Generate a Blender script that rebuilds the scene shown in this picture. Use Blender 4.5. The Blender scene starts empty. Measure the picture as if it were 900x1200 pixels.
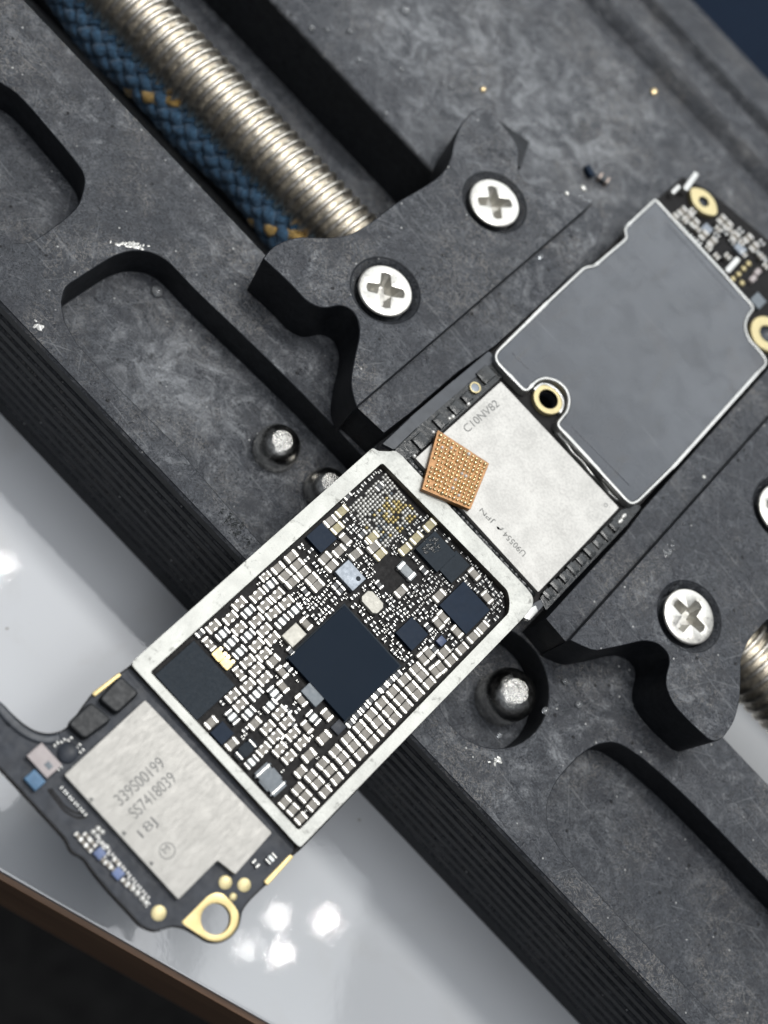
import bpy, bmesh, math, random
from mathutils import Vector, Matrix
random.seed(7)
C = bpy.context.scene.collection
MM = 0.001
# ------------------------------------------------------------------ camera model (world in metres, helpers in mm)
F, TH, DIST = 1500.0, math.atan(1500/2810), 122.0
CU, CV = 0.6883, 0.7254
FW = Vector((0, math.sin(TH), -math.cos(TH)))
RT = Vector((CU, CV*math.cos(TH), CV*math.sin(TH))).normalized()
UP = RT.cross(FW).normalized()
EYE = -DIST*FW
def at(x, y, z=0.0):
    """the point of the level plane z (mm) where the photograph shows pixel x, y -> (u, v)"""
    d = FW + ((x-450)*RT - (y-600)*UP)/F
    t = (z-EYE.z)/d.z
    p = EYE + t*d
    return (p.x, p.y)
def ats(pts, z=0.0): return [at(x, y, z) for x, y in pts]
def px_per_mm(p, axis):
    def pj(q):
        q = Vector(q)-EYE; Z = q.dot(FW); return Vector((F*q.dot(RT)/Z, -F*q.dot(UP)/Z))
    a = Vector(p)
    return (pj(a+Vector(axis)*.5)-pj(a-Vector(axis)*.5)).length
BA = math.radians(-1.2)                     # the board sits very slightly turned in the jaws
BX = Vector((math.cos(BA), math.sin(BA), 0)); BY = Vector((-math.sin(BA), math.cos(BA), 0))

# ------------------------------------------------------------------ materials
def new_mat(name):
    m = bpy.data.materials.new(name); m.use_nodes = True
    nt = m.node_tree; b = nt.nodes['Principled BSDF']
    return m, nt, b
def N(nt, kind, **kw):
    n = nt.nodes.new(kind)
    for k, v in kw.items():
        if k in n.inputs: n.inputs[k].default_value = v
        else: setattr(n, k, v)
    return n
def ramp(nt, fac, stops):
    r = nt.nodes.new('ShaderNodeValToRGB')
    e = r.color_ramp.elements
    while len(e) < len(stops): e.new(0.5)
    for i, (p, c) in enumerate(stops):
        e[i].position = p; e[i].color = (c, c, c, 1) if not isinstance(c, tuple) else (*c, 1)
    nt.links.new(fac, r.inputs[0]); return r.outputs[0]
def mmpos(nt, scale=(1, 1, 1), obj=False):
    if obj: s = nt.nodes.new('ShaderNodeTexCoord').outputs['Object']
    else: s = nt.nodes.new('ShaderNodeNewGeometry').outputs['Position']
    m = nt.nodes.new('ShaderNodeMapping'); m.inputs['Scale'].default_value = [1000*k for k in scale]
    nt.links.new(s, m.inputs[0]); return m.outputs[0]
def noise(nt, vec, scale, detail=6, rough=.55, dist=0.0):
    n = N(nt, 'ShaderNodeTexNoise', Scale=scale, Detail=detail, Roughness=rough, Distortion=dist)
    nt.links.new(vec, n.inputs['Vector']); return n.outputs['Fac']
def mix(nt, fac, a, b, blend='MIX'):
    m = nt.nodes.new('ShaderNodeMix'); m.data_type = 'RGBA'; m.blend_type = blend
    for s, v in ((0, fac), (6, a), (7, b)):
        if hasattr(v, 'is_linked') or hasattr(v, 'links'): nt.links.new(v, m.inputs[s])
        else: m.inputs[s].default_value = v if s == 0 else (*v, 1)
    return m.outputs[2]
def math_(nt, op, a, b=0.0):
    m = nt.nodes.new('ShaderNodeMath'); m.operation = op
    for i, v in enumerate((a, b)):
        if hasattr(v, 'links'): nt.links.new(v, m.inputs[i])
        else: m.inputs[i].default_value = v
    return m.outputs[0]
def bump(nt, b, h, strength, dist_mm):
    n = N(nt, 'ShaderNodeBump', Strength=strength, Distance=dist_mm*MM)
    nt.links.new(h, n.inputs['Height']); nt.links.new(n.outputs[0], b.inputs['Normal']); return n

def plain(name, col, rough=.5, metal=0.0, var=.25, scale=1.5, bmp=0.0, coat=0.0, spec=.5, obj=False, rv=.08):
    m, nt, b = new_mat(name)
    p = mmpos(nt, obj=obj)
    n = noise(nt, p, scale, 5)
    f = ramp(nt, n, [(.3, 1-var), (.7, 1+var*.6)])
    c = mix(nt, 1.0, col, f, 'MULTIPLY')
    nt.links.new(c, b.inputs['Base Color'])
    r = ramp(nt, noise(nt, p, scale*2.3, 4), [(.3, max(.03, rough-rv)), (.7, min(1, rough+rv))])
    nt.links.new(r, b.inputs['Roughness'])
    b.inputs['Metallic'].default_value = metal
    b.inputs['Specular IOR Level'].default_value = spec
    b.inputs['Coat Weight'].default_value = coat
    if bmp: bump(nt, b, noise(nt, p, scale*3, 5), .6, bmp)
    return m

def stone():
    """black stone composite, its top faces greyed by wear and dried flux"""
    m, nt, b = new_mat('worn_black_stone')
    p = mmpos(nt)
    big = noise(nt, p, .045, 4, .55, .8)
    mid = noise(nt, p, .22, 9, .66, 2.2)
    swirl = noise(nt, p, .5, 7, .6, 4.0)
    fine = noise(nt, p, 1.9, 9, .75, 1.2)
    gr = math_(nt, 'ADD', math_(nt, 'MULTIPLY', fine, .55), math_(nt, 'MULTIPLY', noise(nt, p, 4.5, 5, .7, .5), .45))
    base = mix(nt, ramp(nt, gr, [(.40, 0.0), (.60, 1.0)]), (.014, .016, .021), (.098, .106, .120))
    wear = ramp(nt, math_(nt, 'ADD', math_(nt, 'MULTIPLY', mid, .7), math_(nt, 'MULTIPLY', gr, .3)), [(.46, 0.0), (.53, .35), (.60, 1.0)])
    patch = ramp(nt, big, [(.40, .12), (.58, 1.0)])
    grain = ramp(nt, swirl, [(.40, .25), (.60, 1.0)])
    w = math_(nt, 'MULTIPLY', math_(nt, 'MULTIPLY', wear, patch), grain)
    col = mix(nt, math_(nt, 'MULTIPLY', w, .5), base, (.46, .475, .49))
    for (rot, lo, k) in ((0.1, .655, .34), (0.9, .69, .32), (-.55, .685, .34), (2.1, .695, .3)):
        mv = mmpos(nt, (.11, 3.4, 1)); mp = mv.node; mp.vector_type = 'POINT'
        rn = nt.nodes.new('ShaderNodeVectorRotate'); rn.rotation_type = 'Z_AXIS'; rn.inputs['Angle'].default_value = rot
        src = mp.inputs[0].links[0].from_socket; nt.links.remove(mp.inputs[0].links[0])
        nt.links.new(src, rn.inputs['Vector']); nt.links.new(rn.outputs[0], mp.inputs[0])
        scr = noise(nt, mv, 1.0, 2, .5, .25)
        col = mix(nt, ramp(nt, scr, [(lo, 0.0), (lo+.03, k)]), col, (.27, .28, .29))
    vein = noise(nt, p, .42, 4, .6, 4.5)
    v1 = ramp(nt, vein, [(.476, 0.0), (.5, 1.0), (.524, 0.0)])
    v2 = math_(nt, 'MULTIPLY', v1, ramp(nt, noise(nt, p, .10, 4), [(.47, 0.0), (.6, .75)]))
    col = mix(nt, v2, col, (.36, .335, .30))
    dk = ramp(nt, math_(nt, 'ADD', math_(nt, 'MULTIPLY', noise(nt, p, .17, 8, .65, 2.0), .75), math_(nt, 'MULTIPLY', gr, .25)), [(.38, .85), (.50, 0.0)])
    col = mix(nt, dk, col, (.045, .048, .056))
    vo = N(nt, 'ShaderNodeTexVoronoi', Scale=.95); nt.links.new(p, vo.inputs['Vector'])
    sepc = nt.nodes.new('ShaderNodeSeparateColor'); nt.links.new(vo.outputs['Color'], sepc.inputs[0])
    g = ramp(nt, math_(nt, 'ADD', vo.outputs['Distance'], math_(nt, 'MULTIPLY', fine, .12)), [(.10, 1.0), (.19, 0.0)])
    g = math_(nt, 'MULTIPLY', g, ramp(nt, sepc.outputs[0], [(.76, 0.0), (.80, 1.0)]))
    col = mix(nt, g, col, (.72, .72, .70))
    vo2 = N(nt, 'ShaderNodeTexVoronoi', Scale=.7); nt.links.new(p, vo2.inputs['Vector'])
    sep2 = nt.nodes.new('ShaderNodeSeparateColor'); nt.links.new(vo2.outputs['Color'], sep2.inputs[0])
    pit = math_(nt, 'MULTIPLY', ramp(nt, vo2.outputs['Distance'], [(.07, 1.0), (.17, 0.0)]), ramp(nt, sep2.outputs[1], [(.7, 0.0), (.75, 1.0)]))
    col = mix(nt, pit, col, (.012, .012, .013))
    film = None  # paler blobs: the silvery sheen of wet flux painted into the colour
    for (x, y, z, r) in ((605, 120, ZR, 24), (500, 40, ZR, 16), (215, 440, ZR-4.2, 10)):
        q = at(x, y, z)
        vm = nt.nodes.new('ShaderNodeVectorMath'); vm.operation = 'DISTANCE'
        nt.links.new(p, vm.inputs[0]); vm.inputs[1].default_value = (q[0], q[1], z)
        d = ramp(nt, math_(nt, 'DIVIDE', vm.outputs['Value'], r), [(.15, 1.0), (1.0, 0.0)])
        film = d if film is None else math_(nt, 'MAXIMUM', film, d)
    film_sheen = math_(nt, 'MULTIPLY', film, ramp(nt, math_(nt, 'ADD', math_(nt, 'MULTIPLY', mid, .45), math_(nt, 'ADD', math_(nt, 'MULTIPLY', gr, .3), math_(nt, 'MULTIPLY', noise(nt, mmpos(nt, (.4, 1.1, 1)), .34, 8, .68, .9), .25))), [(.43, .06), (.50, .35), (.58, 1.0)]))
    col = mix(nt, math_(nt, 'MULTIPLY', film_sheen, .5), col, (.54, .56, .58))
    nt.links.new(col, b.inputs['Base Color'])
    wet = math_(nt, 'SUBTRACT', noise(nt, p, .11, 7, .65, 1.6), math_(nt, 'MULTIPLY', film, .06))
    r = ramp(nt, math_(nt, 'ADD', math_(nt, 'MULTIPLY', wet, .75), math_(nt, 'MULTIPLY', fine, .25)), [(.40, .20), (.50, .34), (.62, .52)])
    nt.links.new(r, b.inputs['Roughness'])
    h = math_(nt, 'ADD', math_(nt, 'MULTIPLY', gr, .8), math_(nt, 'ADD', math_(nt, 'MULTIPLY', swirl, .8), math_(nt, 'ADD', math_(nt, 'MULTIPLY', pit, -.3), math_(nt, 'MULTIPLY', g, .3))))
    bump(nt, b, h, .75, .30)
    return m
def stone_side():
    m, nt, b = new_mat('unworn_black_stone')  # near-black copy of the stone, wall shade painted into its colour
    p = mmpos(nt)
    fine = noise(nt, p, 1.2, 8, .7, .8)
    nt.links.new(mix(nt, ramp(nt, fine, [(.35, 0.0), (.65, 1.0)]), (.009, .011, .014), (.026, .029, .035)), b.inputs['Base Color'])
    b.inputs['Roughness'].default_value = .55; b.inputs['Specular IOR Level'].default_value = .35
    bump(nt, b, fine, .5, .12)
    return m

def speckled_metal(name, col, rough, metal, sc, amp, brushed=None, bmp=.01):
    m, nt, b = new_mat(name)
    p = mmpos(nt, brushed or (1, 1, 1))
    n = noise(nt, p, sc, 7, .7)
    n2 = noise(nt, mmpos(nt), .35, 4, .6, .6)
    f = math_(nt, 'ADD', math_(nt, 'MULTIPLY', n, .7), math_(nt, 'MULTIPLY', n2, .3))
    c = mix(nt, ramp(nt, f, [(.41, 0.0), (.59, 1.0)]), tuple(k*(1-amp) for k in col), tuple(min(1, k*(1+amp*.6)) for k in col))
    nt.links.new(c, b.inputs['Base Color'])
    b.inputs['Metallic'].default_value = metal
    nt.links.new(ramp(nt, n, [(.3, rough-.1), (.7, rough+.12)]), b.inputs['Roughness'])
    if bmp: bump(nt, b, n, .5, bmp)
    return m

ZT, ZR, ZJ, ZL = -27.8, -6.0, 0.6, -0.6            # worktop, rail top, jaw top, clamp lip (mm)
M = {}
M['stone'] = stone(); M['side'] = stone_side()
def frame_mat():
    m = speckled_metal('tinned_frame', (.52, .525, .49), .46, .4, 2.4, .26)
    nt = m.node_tree; b = nt.nodes['Principled BSDF']
    p = mmpos(nt)
    src = b.inputs['Base Color'].links[0].from_socket
    st = ramp(nt, noise(nt, p, .9, 6, .7, .5), [(.575, 0.0), (.66, .8)])
    nt.links.new(mix(nt, st, src, (.17, .17, .155)), b.inputs['Base Color'])
    return m
M['frame'] = frame_mat()
M['frameside'] = plain('oxidised_frame_side', (.16, .145, .12), .5, .3, .4, 1.2)  # browner and darker than the frame top: shadow painted into the side
M['can'] = speckled_metal('sandblasted_can', (.56, .55, .52), .5, .45, 3.6, .24, bmp=.03)
M['module'] = speckled_metal('brushed_module_lid', (.40, .388, .36), .46, .4, 3.0, .08, brushed=(1, .3, 1), bmp=.002)
M['rim'] = speckled_metal('bright_rim', (.56, .56, .54), .36, .7, 1.5, .14)
M['tin'] = plain('tinned_terminal', (.80, .79, .75), .26, .3, .08, 6)
M['screw'] = speckled_metal('nickel_screw', (.64, .625, .58), .34, .7, 2.5, .14)
M['rod'] = speckled_metal('steel_rod', (.80, .75, .66), .36, 1.0, 1.4, .22)
M['pin'] = speckled_metal('steel_pin', (.78, .76, .71), .17, 1.0, 1.3, .35, bmp=.14)
M['worn'] = speckled_metal('worn_pin_tip', (.78, .77, .73), .26, .9, 2.6, .35, bmp=.35)
M['gold'] = speckled_metal('gold_plating', (.62, .49, .23), .38, .55, 2.0, .12)
M['palegold'] = speckled_metal('pale_gold_plating', (.66, .56, .30), .4, .4, 2.0, .10)
M['cap'] = plain('ceramic_tan', (.30, .275, .235), .5, 0, .25, 2.5)
M['capgold'] = plain('ceramic_fluxed', (.40, .34, .16), .4, 0, .25, 2.5)
M['capgrey'] = plain('ceramic_grey', (.33, .36, .37), .5, 0, .2, 2.5)
M['capwhite'] = plain('ceramic_white_band', (.78, .82, .80), .35, .2, .12, 3)
M['dark'] = plain('ceramic_dark', (.045, .05, .055), .45, 0, .2, 3)
M['mask'] = plain('black_solder_mask', (.013, .012, .012), .5, 0, .4, 1.2, .006, spec=.14)
M['maskblue'] = plain('slate_solder_mask', (.032, .038, .050), .45, 0, .3, .7, .01, spec=.3)
M['soc'] = plain('navy_die', (.007, .016, .030), .42, 0, .05, .1, spec=.05, rv=.01)
M['chip'] = plain('slate_chip', (.028, .037, .047), .5, 0, .12, 2.5, .004, spec=.1)
M['chipblue'] = plain('navy_chip', (.011, .023, .045), .42, 0, .12, 1.0, spec=.1, rv=.03)
M['chipgrey'] = plain('grey_lidded_part', (.27, .305, .35), .4, .2, .12, 1.2)
M['slategrey'] = plain('slate_grey_part', (.17, .2, .225), .45, 0, .15, 1.2)
M['cream'] = plain('cream_ceramic', (.54, .52, .45), .4, .1, .12, 1.4)
M['pink'] = plain('pale_pink_part', (.50, .44, .43), .45, 0, .12, .8)
M['blue'] = plain('blue_ceramic', (.07, .19, .34), .45, 0, .2, 1.2)
M['bluedim'] = plain('periwinkle_ceramic', (.15, .21, .40), .45, 0, .2, 1.2)
M['deepblue'] = plain('deep_blue_ceramic', (.03, .06, .15), .4, 0, .2, 1.2)
M['underfill'] = plain('black_underfill', (.020, .023, .024), .24, 0, .3, .8, .08)
M['tape'] = plain('matte_black_block', (.012, .014, .016), .5, 0, .3, 1.0, .02)
M['edgegrey'] = plain('grey_board_edge', (.048, .056, .068), .4, 0, .25, .8, .01)
M['copper'] = plain('bare_copper_laminate', (.40, .205, .08), .38, .35, .3, 1.6, .03)
M['copperball'] = plain('fluxed_solder_ball', (.95, .74, .42), .16, .75, .25, 2.5)
M['ball'] = plain('solder_bump', (.84, .83, .78), .25, .3, .2, 3.0)
M['ballgold'] = plain('stained_bump', (.74, .60, .26), .25, .35, .3, 3.0)
M['ink'] = plain('laser_engraving', (.20, .20, .19), .6, .3, .25, 3)
M['inkfaint'] = plain('faint_laser_engraving', (.24, .24, .23), .6, .3, .3, 3)
M['floor'] = plain('dark_floor', (.05, .048, .046), .8, 0, .4, .12, .2)

def cover_mat():
    m, nt, b = new_mat('graphite_film')
    p = mmpos(nt)
    n = noise(nt, p, .09, 5, .55, .8)
    c = mix(nt, ramp(nt, n, [(.35, 0.0), (.65, 1.0)]), (.044, .051, .063), (.066, .075, .090))
    st = ramp(nt, noise(nt, mmpos(nt, (1, .35, 1)), .35, 7, .7, .8), [(.54, 0.0), (.66, .5)])
    c = mix(nt, st, c, (.055, .056, .058))
    c = mix(nt, ramp(nt, noise(nt, p, .07, 3, .5, .5), [(.56, 0.0), (.70, .4)]), c, (.085, .078, .078))
    fs = noise(nt, mmpos(nt, (.10, 2.6, 1)), 1.0, 4, .6, .3)
    c = mix(nt, ramp(nt, fs, [(.67, 0.0), (.71, .35)]), c, (.19, .2, .21))
    nt.links.new(c, b.inputs['Base Color'])
    nt.links.new(ramp(nt, noise(nt, p, .3, 6, .6, .6), [(.36, .15), (.5, .24), (.64, .40)]), b.inputs['Roughness'])
    b.inputs['Coat Weight'].default_value = .35; b.inputs['Coat Roughness'].default_value = .2
    bump(nt, b, noise(nt, p, .11, 4), .6, .14)
    return m
M['cover'] = cover_mat()
def top_mat():
    m, nt, b = new_mat('white_gloss_laminate')
    p = mmpos(nt)
    n = noise(nt, p, .02, 4)
    c = mix(nt, ramp(nt, n, [(.35, 0.0), (.65, 1.0)]), (.62, .64, .66), (.68, .70, .725))
    vo = N(nt, 'ShaderNodeTexVoronoi', Scale=.22); nt.links.new(p, vo.inputs['Vector'])
    sc_ = nt.nodes.new('ShaderNodeSeparateColor'); nt.links.new(vo.outputs['Color'], sc_.inputs[0])
    sp = math_(nt, 'MULTIPLY', ramp(nt, math_(nt, 'ADD', vo.outputs['Distance'], math_(nt, 'MULTIPLY', noise(nt, p, 2.0, 3), .05)), [(.055, 1.0), (.075, 0.0)]), ramp(nt, sc_.outputs[0], [(.72, 0.0), (.74, .6)]))
    c = mix(nt, sp, c, (.25, .23, .2))
    sm = ramp(nt, noise(nt, p, .06, 6, .6, 1.2), [(.52, 0.0), (.68, .3)])
    c = mix(nt, sm, c, (.55, .545, .53))
    nt.links.new(c, b.inputs['Base Color'])
    b.inputs['Roughness'].default_value = .035
    h = math_(nt, 'ADD', noise(nt, p, 1.1, 4, .6), math_(nt, 'MULTIPLY', noise(nt, p, .05, 2), 3.0))
    bump(nt, b, h, .16, .03)
    return m
M['top'] = top_mat()
def wood_mat():
    m, nt, b = new_mat('brown_edge_banding')
    p = mmpos(nt, (.03, .03, .5))
    n = noise(nt, p, 1.0, 6, .6, .4)
    c = mix(nt, ramp(nt, n, [(.3, 0.0), (.7, 1.0)]), (.22, .12, .07), (.42, .25, .15))
    nt.links.new(c, b.inputs['Base Color']); b.inputs['Roughness'].default_value = .5
    return m
M['wood'] = wood_mat()
def cord_mat(name, c1, c2):
    m, nt, b = new_mat(name)
    p = mmpos(nt)
    n = noise(nt, p, 3.5, 6, .7, .6)
    c = mix(nt, ramp(nt, n, [(.3, 0.0), (.7, 1.0)]), c1, c2)
    nt.links.new(c, b.inputs['Base Color']); b.inputs['Roughness'].default_value = .75
    b.inputs['Sheen Weight'].default_value = .3 if name != 'dark_blue_cloth' else 0.0; b.inputs['Specular IOR Level'].default_value = .2
    bump(nt, b, noise(nt, p, 6, 4, .7), .9, .15)
    return m
M['cord'] = cord_mat('blue_yarn', (.012, .036, .075), (.085, .19, .31))
M['tracer'] = cord_mat('golden_yarn', (.35, .20, .05), (.62, .42, .14))
M['cloth'] = cord_mat('dark_blue_cloth', (.003, .009, .022), (.006, .018, .042))
def drop_mat():
    m, nt, b = new_mat('clear_flux')
    b.inputs['Base Color'].default_value = (.9, .92, .93, 1); b.inputs['Roughness'].default_value = .06
    b.inputs['Transmission Weight'].default_value = .85; b.inputs['IOR'].default_value = 1.45
    p = mmpos(nt); bump(nt, b, noise(nt, p, 1.5, 3), .3, .05)
    return m
M['drop'] = drop_mat()

# ------------------------------------------------------------------ mesh helpers
ORIGIN = {}
def link(name, me, mats, parent=None, org=(0, 0, 0), rotz=0.0):
    o = bpy.data.objects.new(name, me); C.objects.link(o)
    for m in mats:
        if me.materials.find(m.name) < 0 or len(me.materials) < len(mats): me.materials.append(m)
    org = Vector(org)
    ORIGIN[o.name] = org
    if parent is not None:
        o.parent = parent; o.location = (org-ORIGIN[parent.name])*MM
    else: o.location = org*MM
    o.rotation_euler = (0, 0, rotz)
    return o
def from_bm(name, bm, mats, parent=None, org=(0, 0, 0), smooth=None):
    """bm holds world coordinates in mm; org becomes the object's origin"""
    org = Vector(org)
    for v in bm.verts: v.co = (v.co-org)*MM
    bmesh.ops.recalc_face_normals(bm, faces=bm.faces)
    me = bpy.data.meshes.new(name); bm.to_mesh(me); bm.free()
    if smooth is not None:
        me.shade_smooth() if hasattr(me, 'shade_smooth') else None
        if smooth < 179: me.set_sharp_from_angle(angle=math.radians(smooth))
    return link(name, me, mats if isinstance(mats, (list, tuple)) else [mats], parent, org)
def empty(name, loc, label, cat, group=None, parent=None):
    o = bpy.data.objects.new(name, None); C.objects.link(o); o.empty_display_size = .002
    ORIGIN[o.name] = Vector(loc); o.location = Vector(loc)*MM
    tag(o, label, cat, group); return o
def empty_part(name, loc, parent):
    o = bpy.data.objects.new(name, None); C.objects.link(o); o.empty_display_size = .002
    ORIGIN[o.name] = Vector(loc); o.parent = parent; o.location = (Vector(loc)-ORIGIN[parent.name])*MM; return o
def tag(o, label=None, cat=None, group=None, kind=None):
    if label: o['label'] = label
    if cat: o['category'] = cat
    if group: o['group'] = group
    if kind: o['kind'] = kind
    return o
def fillet(pts, r, seg=4):
    """round the corners of a polygon; r one number or one per corner"""
    out = []; n = len(pts)
    for i in range(n):
        p = Vector(pts[i]); a = Vector(pts[i-1]); b = Vector(pts[(i+1) % n])
        rr = r[i] if isinstance(r, (list, tuple)) else r
        da, db = (a-p), (b-p)
        if rr <= 0 or da.length < 1e-6 or db.length < 1e-6: out.append((p.x, p.y)); continue
        k = min(rr, da.length*.45, db.length*.45)
        s, e = p+da.normalized()*k, p+db.normalized()*k
        for j in range(seg+1):
            t = j/seg
            q = s*(1-t)**2+p*2*t*(1-t)+e*t*t
            out.append((q.x, q.y))
    return out
def spline(pts, seg=3, closed=True):
    """Catmull-Rom through the points"""
    n = len(pts); out = []
    for i in range(n if closed else n-1):
        p0, p1, p2, p3 = [Vector(pts[k % n] if closed else pts[max(0, min(n-1, k))]) for k in (i-1, i, i+1, i+2)]
        for j in range(seg):
            t = j/seg
            q = .5*((2*p1)+(-p0+p2)*t+(2*p0-5*p1+4*p2-p3)*t*t+(-p0+3*p1-3*p2+p3)*t**3)
            out.append((q.x, q.y))
    return out
def circle(c, r, n=32, r2=None, ph=0.0):
    return [(c[0]+r*math.cos(2*math.pi*i/n+ph), c[1]+(r2 or r)*math.sin(2*math.pi*i/n+ph)) for i in range(n)]
def prism(bm, outer, z0, z1, holes=(), bev=0.0, seg=2, mi=0, mi_side=None):
    """extrude a polygon (with holes) between z0 and z1 and round the top edge"""
    pre = set(bm.faces)
    loops = []
    for poly in [outer]+list(holes):
        vs = [bm.verts.new((x, y, z1)) for x, y in poly]
        loops.append([bm.edges.new((vs[i], vs[(i+1) % len(vs)])) for i in range(len(vs))])
    if holes:
        bmesh.ops.triangle_fill(bm, use_beauty=True, edges=[e for l in loops for e in l])
        top = [f for f in bm.faces if f not in pre]
    else:
        top = [bm.faces.new([e.verts[0] for e in loops[0]])]
    bm.normal_update()
    for f in top:
        if f.normal.z < 0: f.normal_flip()
    r = bmesh.ops.extrude_face_region(bm, geom=top, use_keep_orig=True)
    nv = [g for g in r['geom'] if isinstance(g, bmesh.types.BMVert)]
    for v in nv: v.co.z = z0
    newf = [f for f in bm.faces if f not in pre]
    for f in newf: f.material_index = mi
    if mi_side is not None:
        bm.normal_update()
        for f in newf:
            if abs(f.normal.z) < .5: f.material_index = mi_side
    if bev > 0:
        edges = [e for l in loops for e in l if e.is_valid]
        bmesh.ops.bevel(bm, geom=edges, offset=bev, segments=seg, affect='EDGES', profile=.6, clamp_overlap=True)
    return bm
def obj_prism(name, outer, z0, z1, mats, parent, holes=(), bev=0.0, seg=2, smooth=35, mi_side=None):
    bm = bmesh.new(); prism(bm, outer, z0, z1, holes, bev, seg, 0, mi_side)
    cx = sum(p[0] for p in outer)/len(outer); cy = sum(p[1] for p in outer)/len(outer)
    o = from_bm(name, bm, mats, parent, (cx, cy, z0), smooth)
    if bev:
        md = o.modifiers.new('normals', 'WEIGHTED_NORMAL'); md.keep_sharp = True; md.weight = 90
    return o
def lathe(bm, c, prof, n=32, mi=0):
    """spin a (radius, z) profile about the upright axis through c"""
    rings = []
    for r, z in prof:
        if r < 1e-6: rings.append([bm.verts.new((c[0], c[1], z))])
        else: rings.append([bm.verts.new((c[0]+r*math.cos(2*math.pi*i/n), c[1]+r*math.sin(2*math.pi*i/n), z)) for i in range(n)])
    for a, b in zip(rings, rings[1:]):
        for i in range(n):
            j = (i+1) % n
            if len(a) == 1 and len(b) == 1: continue
            f = bm.faces.new([a[0], b[i], b[j]] if len(a) == 1 else [a[i], a[j], b[0]] if len(b) == 1 else [a[i], a[j], b[j], b[i]])
            f.material_index = mi
def box(bm, c, s, bev=0.0, mi=0, seg=1):
    r = bmesh.ops.create_cube(bm, size=1.0)
    vs = r['verts']
    for v in vs: v.co = Vector((v.co.x*s[0]+c[0], v.co.y*s[1]+c[1], v.co.z*s[2]+c[2]))
    fs = set(f for v in vs for f in v.link_faces)
    for f in fs: f.material_index = mi
    if bev:
        es = list(set(e for v in vs for e in v.link_edges))
        bmesh.ops.bevel(bm, geom=es, offset=bev, segments=seg, affect='EDGES', clamp_overlap=True)
def boolean_cut(o, cutters):
    for c in cutters:
        md = o.modifiers.new('cut', 'BOOLEAN'); md.operation = 'DIFFERENCE'; md.object = c; md.solver = 'EXACT'
    bpy.context.view_layer.update()
    dg = bpy.context.evaluated_depsgraph_get()
    me = bpy.data.meshes.new_from_object(o.evaluated_get(dg))
    o.modifiers.clear(); old = o.data; o.data = me
    for c in cutters:
        d = c.data; bpy.data.objects.remove(c); bpy.data.meshes.remove(d)
    return o
def soften(o, width, angle=40, seg=2, mat=-1):
    md = o.modifiers.new('edge', 'BEVEL'); md.width = width*MM; md.segments = seg
    md.limit_method = 'ANGLE'; md.angle_limit = math.radians(angle); md.harden_normals = False; md.material = mat
    me = o.data; me.shade_smooth(); me.set_sharp_from_angle(angle=math.radians(38))
    md2 = o.modifiers.new('normals', 'WEIGHTED_NORMAL'); md2.keep_sharp = True; md2.weight = 90
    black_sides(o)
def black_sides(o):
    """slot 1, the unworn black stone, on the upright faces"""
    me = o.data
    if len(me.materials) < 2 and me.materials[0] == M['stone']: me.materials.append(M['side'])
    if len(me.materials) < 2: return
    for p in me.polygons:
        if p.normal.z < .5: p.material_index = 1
def cutter(outer, z0, z1, taper=0.0):
    bm = bmesh.new(); prism(bm, outer, z0, z1)
    bmesh.ops.recalc_face_normals(bm, faces=bm.faces)
    for v in bm.verts: v.co *= MM
    me = bpy.data.meshes.new('cut'); bm.to_mesh(me); bm.free()
    o = bpy.data.objects.new('cut', me); C.objects.link(o); return o
def lettering(name, txt, p0, p1, height, z, mat, parent, flip=False, depth=.012):
    """engraved writing: a flat font mesh whose baseline runs from p0 to p1 (mm), letters `height` mm tall"""
    cu = bpy.data.curves.new('txt', 'FONT'); cu.body = txt; cu.size = 1.0; cu.extrude = 0.0
    t = bpy.data.objects.new('txt', cu); C.objects.link(t); bpy.context.view_layer.update()
    dg = bpy.context.evaluated_depsgraph_get()
    me = bpy.data.meshes.new_from_object(t.evaluated_get(dg))
    bpy.data.objects.remove(t); bpy.data.curves.remove(cu)
    xs = [v.co.x for v in me.vertices]; x0, x1 = min(xs), max(xs)
    ys = [v.co.y for v in me.vertices]; h = max(ys)-min(ys); y0 = min(ys)
    d = Vector(p1)-Vector(p0); L = d.length; ang = math.atan2(d.y, d.x)
    for v in me.vertices:
        v.co = Vector(((v.co.x-x0)/(x1-x0)*L, (v.co.y-y0)/h*height, 0))*MM
    bm = bmesh.new(); bm.from_mesh(me)
    r = bmesh.ops.extrude_face_region(bm, geom=bm.faces[:])
    for g in r['geom']:
        if isinstance(g, bmesh.types.BMVert): g.co.z += depth*MM
    bmesh.ops.recalc_face_normals(bm, faces=bm.faces)
    bm.to_mesh(me); bm.free()
    me.materials.clear()
    return link(name, me, [mat], parent, (p0[0], p0[1], z), ang)

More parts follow.
